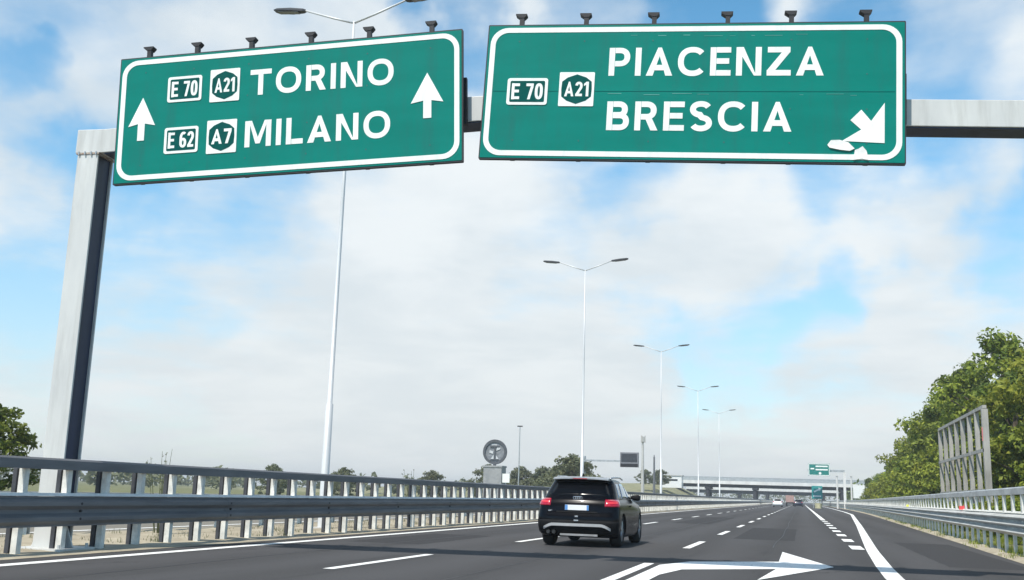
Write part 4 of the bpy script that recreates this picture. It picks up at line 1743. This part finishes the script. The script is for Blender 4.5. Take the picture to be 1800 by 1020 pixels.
def make_car(label, paint, group=None, detail=True):
    sh = Shell()
    t = thing('car', label, 'car', group=group)
    zs = [.20, .25, .30, .36, .42, .5, .58, .66, .70, .76, .83, .90, .94, .97, 1.0, 1.04, 1.10, 1.17, 1.25, 1.32, 1.38, 1.41, 1.43, 1.46, 1.485, 1.50]
    b = bmesh.new()
    rings = []
    for z in zs:
        h = sh.half(z)
        ring = [b.verts.new((x, y, z)) for x, y in h] + [b.verts.new((-x, y, z)) for x, y in h[-2:0:-1]]
        rings.append(ring)
    n = len(rings[0])
    for A, B in zip(rings, rings[1:]):
        for k in range(n):
            b.faces.new((A[k], A[(k + 1) % n], B[(k + 1) % n], B[k]))
    b.faces.new(rings[0][::-1])
    cz = b.verts.new((0, 1.2, 1.515))
    for k in range(n):
        b.faces.new((rings[-1][k], rings[-1][(k + 1) % n], cz))
    body = obj('body', b, paint, t, smooth=True)
    # wheel arches cut with cylinders
    WY = (.80, 3.39)
    b = bmesh.new()
    for wy in WY:
        for s in (-1, 1):
            tube(b, [(s * .60, wy, .345), (s * 1.0, wy, .345)], .385, 24)
    cut = obj('cutter', b, CARP)
    md = body.modifiers.new('arch', 'BOOLEAN')
    md.operation = 'DIFFERENCE'
    md.object = cut
    md.solver = 'EXACT'
    dg = bpy.context.evaluated_depsgraph_get()
    dg.update()
    me = bpy.data.meshes.new_from_object(body.evaluated_get(dg))
    body.modifiers.clear()
    me.name = 'body'
    body.data = me
    bpy.data.objects.remove(cut)
    try:
        body.data.shade_smooth()
        body.data.set_sharp_from_angle(angle=R(38))
    except Exception:
        pass
    # wheels
    for wy in WY:
        for s in (-1, 1):
            b = bmesh.new()
            prof = [(.62, .22), (.63, .31), (.66, .335), (.70, .345), (.80, .345), (.845, .335), (.87, .31), (.875, .23)]
            rg = []
            for (x, r) in prof:
                rg.append([b.verts.new((s * x, wy + r * math.cos(2 * math.pi * k / 28), .345 + r * math.sin(2 * math.pi * k / 28))) for k in range(28)])
            for A, B in zip(rg, rg[1:]):
                for k in range(28):
                    b.faces.new((A[k], A[(k + 1) % 28], B[(k + 1) % 28], B[k]))
            b.faces.new(rg[0])
            wh = obj('wheel', b, TYRE, t, smooth=True)
            b = bmesh.new()
            for k in range(5):
                a = 2 * math.pi * k / 5
                for da in (-.13, .13):
                    p0 = Vector((s * .855, wy + .05 * math.cos(a + da * 2), .345 + .05 * math.sin(a + da * 2)))
                    p1 = Vector((s * .845, wy + .225 * math.cos(a + da), .345 + .225 * math.sin(a + da)))
                    tube(b, [p0, p1], .02, 5)
            tube(b, [(s * .80, wy, .345), (s * .865, wy, .345)], .06, 12)
            rr = [[b.verts.new((s * xx, wy + r * math.cos(2 * math.pi * k / 28), .345 + r * math.sin(2 * math.pi * k / 28))) for k in range(28)] for xx, r in ((.80, .232), (.862, .235), (.862, .212), (.80, .208))]
            for A, B in zip(rr, rr[1:]):
                for k in range(28):
                    b.faces.new((A[k], A[(k + 1) % 28], B[(k + 1) % 28], B[k]))
            obj('rim', b, RIM, wh, smooth=False)
    # glass
    zz = [1.085 + i * (1.385 - 1.085) / 6 for i in range(7)]
    def hs(z):
        return .70 - .16 * (z - 1.08) / .30
    obj('rear_window', patch([[sh.at(-hs(z) + 2 * hs(z) * k / 12, z) for k in range(13)] for z in zz], .005), GLASSD, t, smooth=True)
    for s in (-1, 1):
        for ya, yb in ((1.12, 1.86), (1.93, 2.78)):
            gz = [1.03 + i * (1.37 - 1.03) / 5 for i in range(6)]
            def yy(z, k):
                f = (z - 1.03) / .34
                a_ = ya + (.16 * f if ya < 1.5 else 0)
                b_ = yb - (.56 * f if yb > 2.5 else 0)
                return a_ + (b_ - a_) * k / 6
            obj('side_window', patch([[sh.at_y(yy(z, k), z, s) for k in range(7)] for z in gz], .005), GLASSS, t, smooth=True)
        # pale rear pillar blade
        gz = [1.02 + i * (1.36 - 1.02) / 4 for i in range(5)]
        obj('rear_pillar', patch([[sh.at_y(.72 + .12 * (z - 1.02) / .34 + (.33) * k / 4, z, s) for k in range(5)] for z in gz], .006), CHROME, t, smooth=True)
        b = bmesh.new()
        tube(b, [(s * .60, .78, 1.475), (s * .635, .95, 1.50), (s * .63, 1.8, 1.515), (s * .60, 2.35, 1.475)], .018, 6)
        obj('roof_rail', b, CHROME, t, smooth=True)
        # tail lamp wraps round the corner
        gz = [.86, .89, .93, .97, 1.01]
        lp = obj('tail_lamp', patch([[sh.at(s * (.60 + (.42 if z > .88 else .39) * k / 9), z) for k in range(10)] for z in gz], .012), REDL, t, smooth=True)
        b = patch([[sh.at(s * (.64 + .26 * k / 6), z) for k in range(7)] for z in (.925, .94, .955)], .016)
        obj('lamp_strip', b, mat('red_lamp_bright', (.75, .06, .08), rough=.2), lp)
        b = bmesh.new()
        c = sh.at_y(2.72, 1.03, s)
        rg = []
        for (dx_, w_, h_) in ((.02, .03, .03), (.08, .07, .06), (.20, .085, .075), (.25, .05, .05)):
            rg.append([b.verts.new((c.x + s * dx_, c.y + w_ * math.cos(a), c.z + .04 + h_ * math.sin(a))) for a in [2 * math.pi * k / 10 for k in range(10)]])
        for A, B in zip(rg, rg[1:]):
            for k in range(10):
                b.faces.new((A[k], A[(k + 1) % 10], B[(k + 1) % 10], B[k]))
        b.faces.new(rg[0])
        b.faces.new(rg[-1])
        obj('wing_mirror', b, CARP, t, smooth=True)
        hp = obj('headlight', patch([[sh.at_y(3.60 + .05 * k, z, s) for k in range(6)] for z in (.70, .76, .80)], .006), GLASSS, t, smooth=True)
        dh = obj('door_handle', patch([[sh.at_y(1.72 + .03 * k, z, s) for k in range(6)] for z in (.86, .885)], .025), paint, t)
    # windscreen
    def wf(z, k):
        pts = sh.half(z)
        L = sum(math.hypot(q[0] - p[0], q[1] - p[1]) for p, q in zip(pts, pts[1:]))
        return L
    obj('windscreen', patch([[sh.at((1 if k >= 4 else -1) * (wf(z, 0) - abs(k - 4) * .14), z) for k in range(9)] for z in (1.04, 1.15, 1.26, 1.37)], .005), GLASSS, t, smooth=True)
    # spoiler lip over the rear window
    b = bmesh.new()
    rg = []
    for k in range(13):
        x = -.62 + 1.24 * k / 12
        e = .06 * (abs(x) / .62) ** 2
        rg.append([b.verts.new((x, y + e, z - .02 * (abs(x) / .62) ** 3)) for y, z in ((.36, 1.445), (.36, 1.475), (.60, 1.502), (.60, 1.43))])
    for A, B in zip(rg, rg[1:]):
        for k in range(4):
            b.faces.new((A[k], A[(k + 1) % 4], B[(k + 1) % 4], B[k]))
    b.faces.new(rg[0])
    b.faces.new(rg[-1][::-1])
    obj('spoiler', b, ROOFS if detail else paint, t)
    b = bmesh.new()
    box(b, -.16, .16, .35, .358, 1.448, 1.462)
    obj('brake_light', b, REDL, t)
    if detail:
        # lower bumper: black plastic with a silver skid strip that turns down at the ends
        obj('bumper', patch([[sh.at(-.98 + 1.96 * k / 24, z) for k in range(25)] for z in (.25, .30, .36, .42, .50, .56)], .008), CARP, t, smooth=True)
        b = bmesh.new()
        top = []
        for k in range(25):
            s = -.74 + 1.48 * k / 24
            u = abs(s) / .74
            drop = .085 * max(0, (u - .72) / .28) ** 1.5
            a = sh.at(s, .495 - drop)
            c = sh.at(s, .435 - drop)
            top.append([b.verts.new((p.x, p.y - q, p.z)) for p, q in ((a, .028), (c, .030), (c, .006), (a, .006))])
        for A, B in zip(top, top[1:]):
            for k in range(4):
                b.faces.new((A[k], A[(k + 1) % 4], B[(k + 1) % 4], B[k]))
        b.faces.new(top[0])
        b.faces.new(top[-1][::-1])
        obj('skid_strip', b, SKID, t)
        b = bmesh.new()
        box(b, -.36, .46, .04, .09, .235, .275)
        obj('sunlit_road_strip', b, mat('sunlit_road_grey', (.30, .30, .30), rough=.6), t)  # light grey bar standing in for sunlit road seen under the car
        b = bmesh.new()
        for x in (-.62, -.50):
            tube(b, [(x, .02, .305), (x, .3, .305)], .04, 10)
        obj('tailpipe', b, mat('dark_pipe', (.06, .06, .06), rough=.4, metal=.6), t)
        b = bmesh.new()
        box(b, -.262, .262, .045, .066, .775, .885)
        pl = obj('number_plate', b, PLATE, t)
        for xx, w in ((-.262, .06), (.215, .047)):
            b = bmesh.new()
            box(b, xx + .002, xx + w, .041, .0445, .778, .882)
            obj('plate_band', b, PLATEB, pl)
        # crease and plate recess on the tailgate
        obj('tailgate_trim', patch([[sh.at(-.45 + .9 * k / 10, z) for k in range(11)] for z in (.72, .735, .75)], .01), CARP, t)
        b = bmesh.new()
        for k in range(4):
            cx = -.069 + .046 * k
            pts = [(cx + .031 * math.cos(a), .14, 1.035 + .031 * math.sin(a)) for a in [2 * math.pi * i / 16 for i in range(17)]]
            tube(b, pts, .007, 5, caps=False)
        obj('badge', b, CHROME, t)
        b = bmesh.new()
        box(b, -.64, -.50, .085, .1, .74, .765)
        box(b, .47, .60, .085, .1, .72, .742)
        obj('model_badge', b, CHROME, t)
        b = bmesh.new()
        box(b, -.035, .035, .005, .03, .63, .66)
        box(b, -.05, .05, -.02, .02, .545, .575)
        obj('rear_sensor', b, CHROME, t)
        b = bmesh.new()
        rg = [[b.verts.new((x, y, z)) for x, y, z in ((-.022, .66, 1.503), (.022, .66, 1.503), (.022, .80, 1.508), (-.022, .80, 1.508))], [b.verts.new((x, y, z)) for x, y, z in ((-.006, .655, 1.575), (.006, .655, 1.575), (.006, .70, 1.57), (-.006, .70, 1.57))]]
        for k in range(4):
            b.faces.new((rg[0][k], rg[0][(k + 1) % 4], rg[1][(k + 1) % 4], rg[1][k]))
        b.faces.new(rg[0])
        b.faces.new(rg[1][::-1])
        obj('antenna', b, CARP, t)
        b = bmesh.new()
        tube(b, [(-.02, .26, 1.11), (.26, .30, 1.14)], .010, 5)
        obj('wiper', b, CARP, t)
        # head rests and dark cabin seen through the glass are left to the tint
    return t


car = make_car('black hatchback with red tail lamps driving ahead in the middle lane', CARB)
car.location = (-4.68, 22.25, 0)
w1 = make_car('small white car far ahead under the overpass', WHITEP, 'cars far ahead under the overpass', detail=False)
w1.location = (-4.3, 205, 0)
w2 = make_car('small dark car far ahead under the overpass, right of the white one', BLUEP, 'cars far ahead under the overpass', detail=False)
w2.location = (-.55, 235, 0)
# pale lorry between them
t = thing('lorry', 'small dull pink backed lorry far ahead between the white and the dark car', 'lorry', (-2.6, 260, 0))
b = bmesh.new()
box(b, -.95, .95, 0, 5.5, .8, 2.5)
obj('cargo_box', b, ORANGEP, t)
b = bmesh.new()
box(b, -.9, .9, 5.6, 7.4, .7, 2.2)
obj('cab', b, WHITEP, t, bevel=.1)
b = bmesh.new()
box(b, -.92, .92, -.05, -.005, .6, .9)
obj('bumper', b, BLACKM, t)
for y in (1.2, 6.4):
    for s in (-1, 1):
        b = bmesh.new()
        tube(b, [(s * .68, y, .42), (s * .93, y, .42)], .42, 16)
        obj('wheel', b, TYRE, t)

# ------------------------------------------------------------------ thin air haze
bm = bmesh.new()
box(bm, -1600, 1600, -1600, 1640, -1.3, 17.5)
hm = bpy.data.materials.new('haze')
hm.use_nodes = True
ht = hm.node_tree
ht.nodes.clear()
ho = ht.nodes.new('ShaderNodeOutputMaterial')
hv = ht.nodes.new('ShaderNodeVolumePrincipled')
hv.inputs['Color'].default_value = (.86, .91, .96, 1)
hv.inputs['Density'].default_value = HAZE
hv.inputs['Anisotropy'].default_value = .2
ht.links.new(hv.outputs[0], ho.inputs['Volume'])
o = obj('haze', bm, hm)
o['kind'] = 'stuff'

S.render.engine = 'CYCLES'
try:
    S.cycles.max_bounces = 6
    S.cycles.transparent_max_bounces = 6
except Exception:
    pass
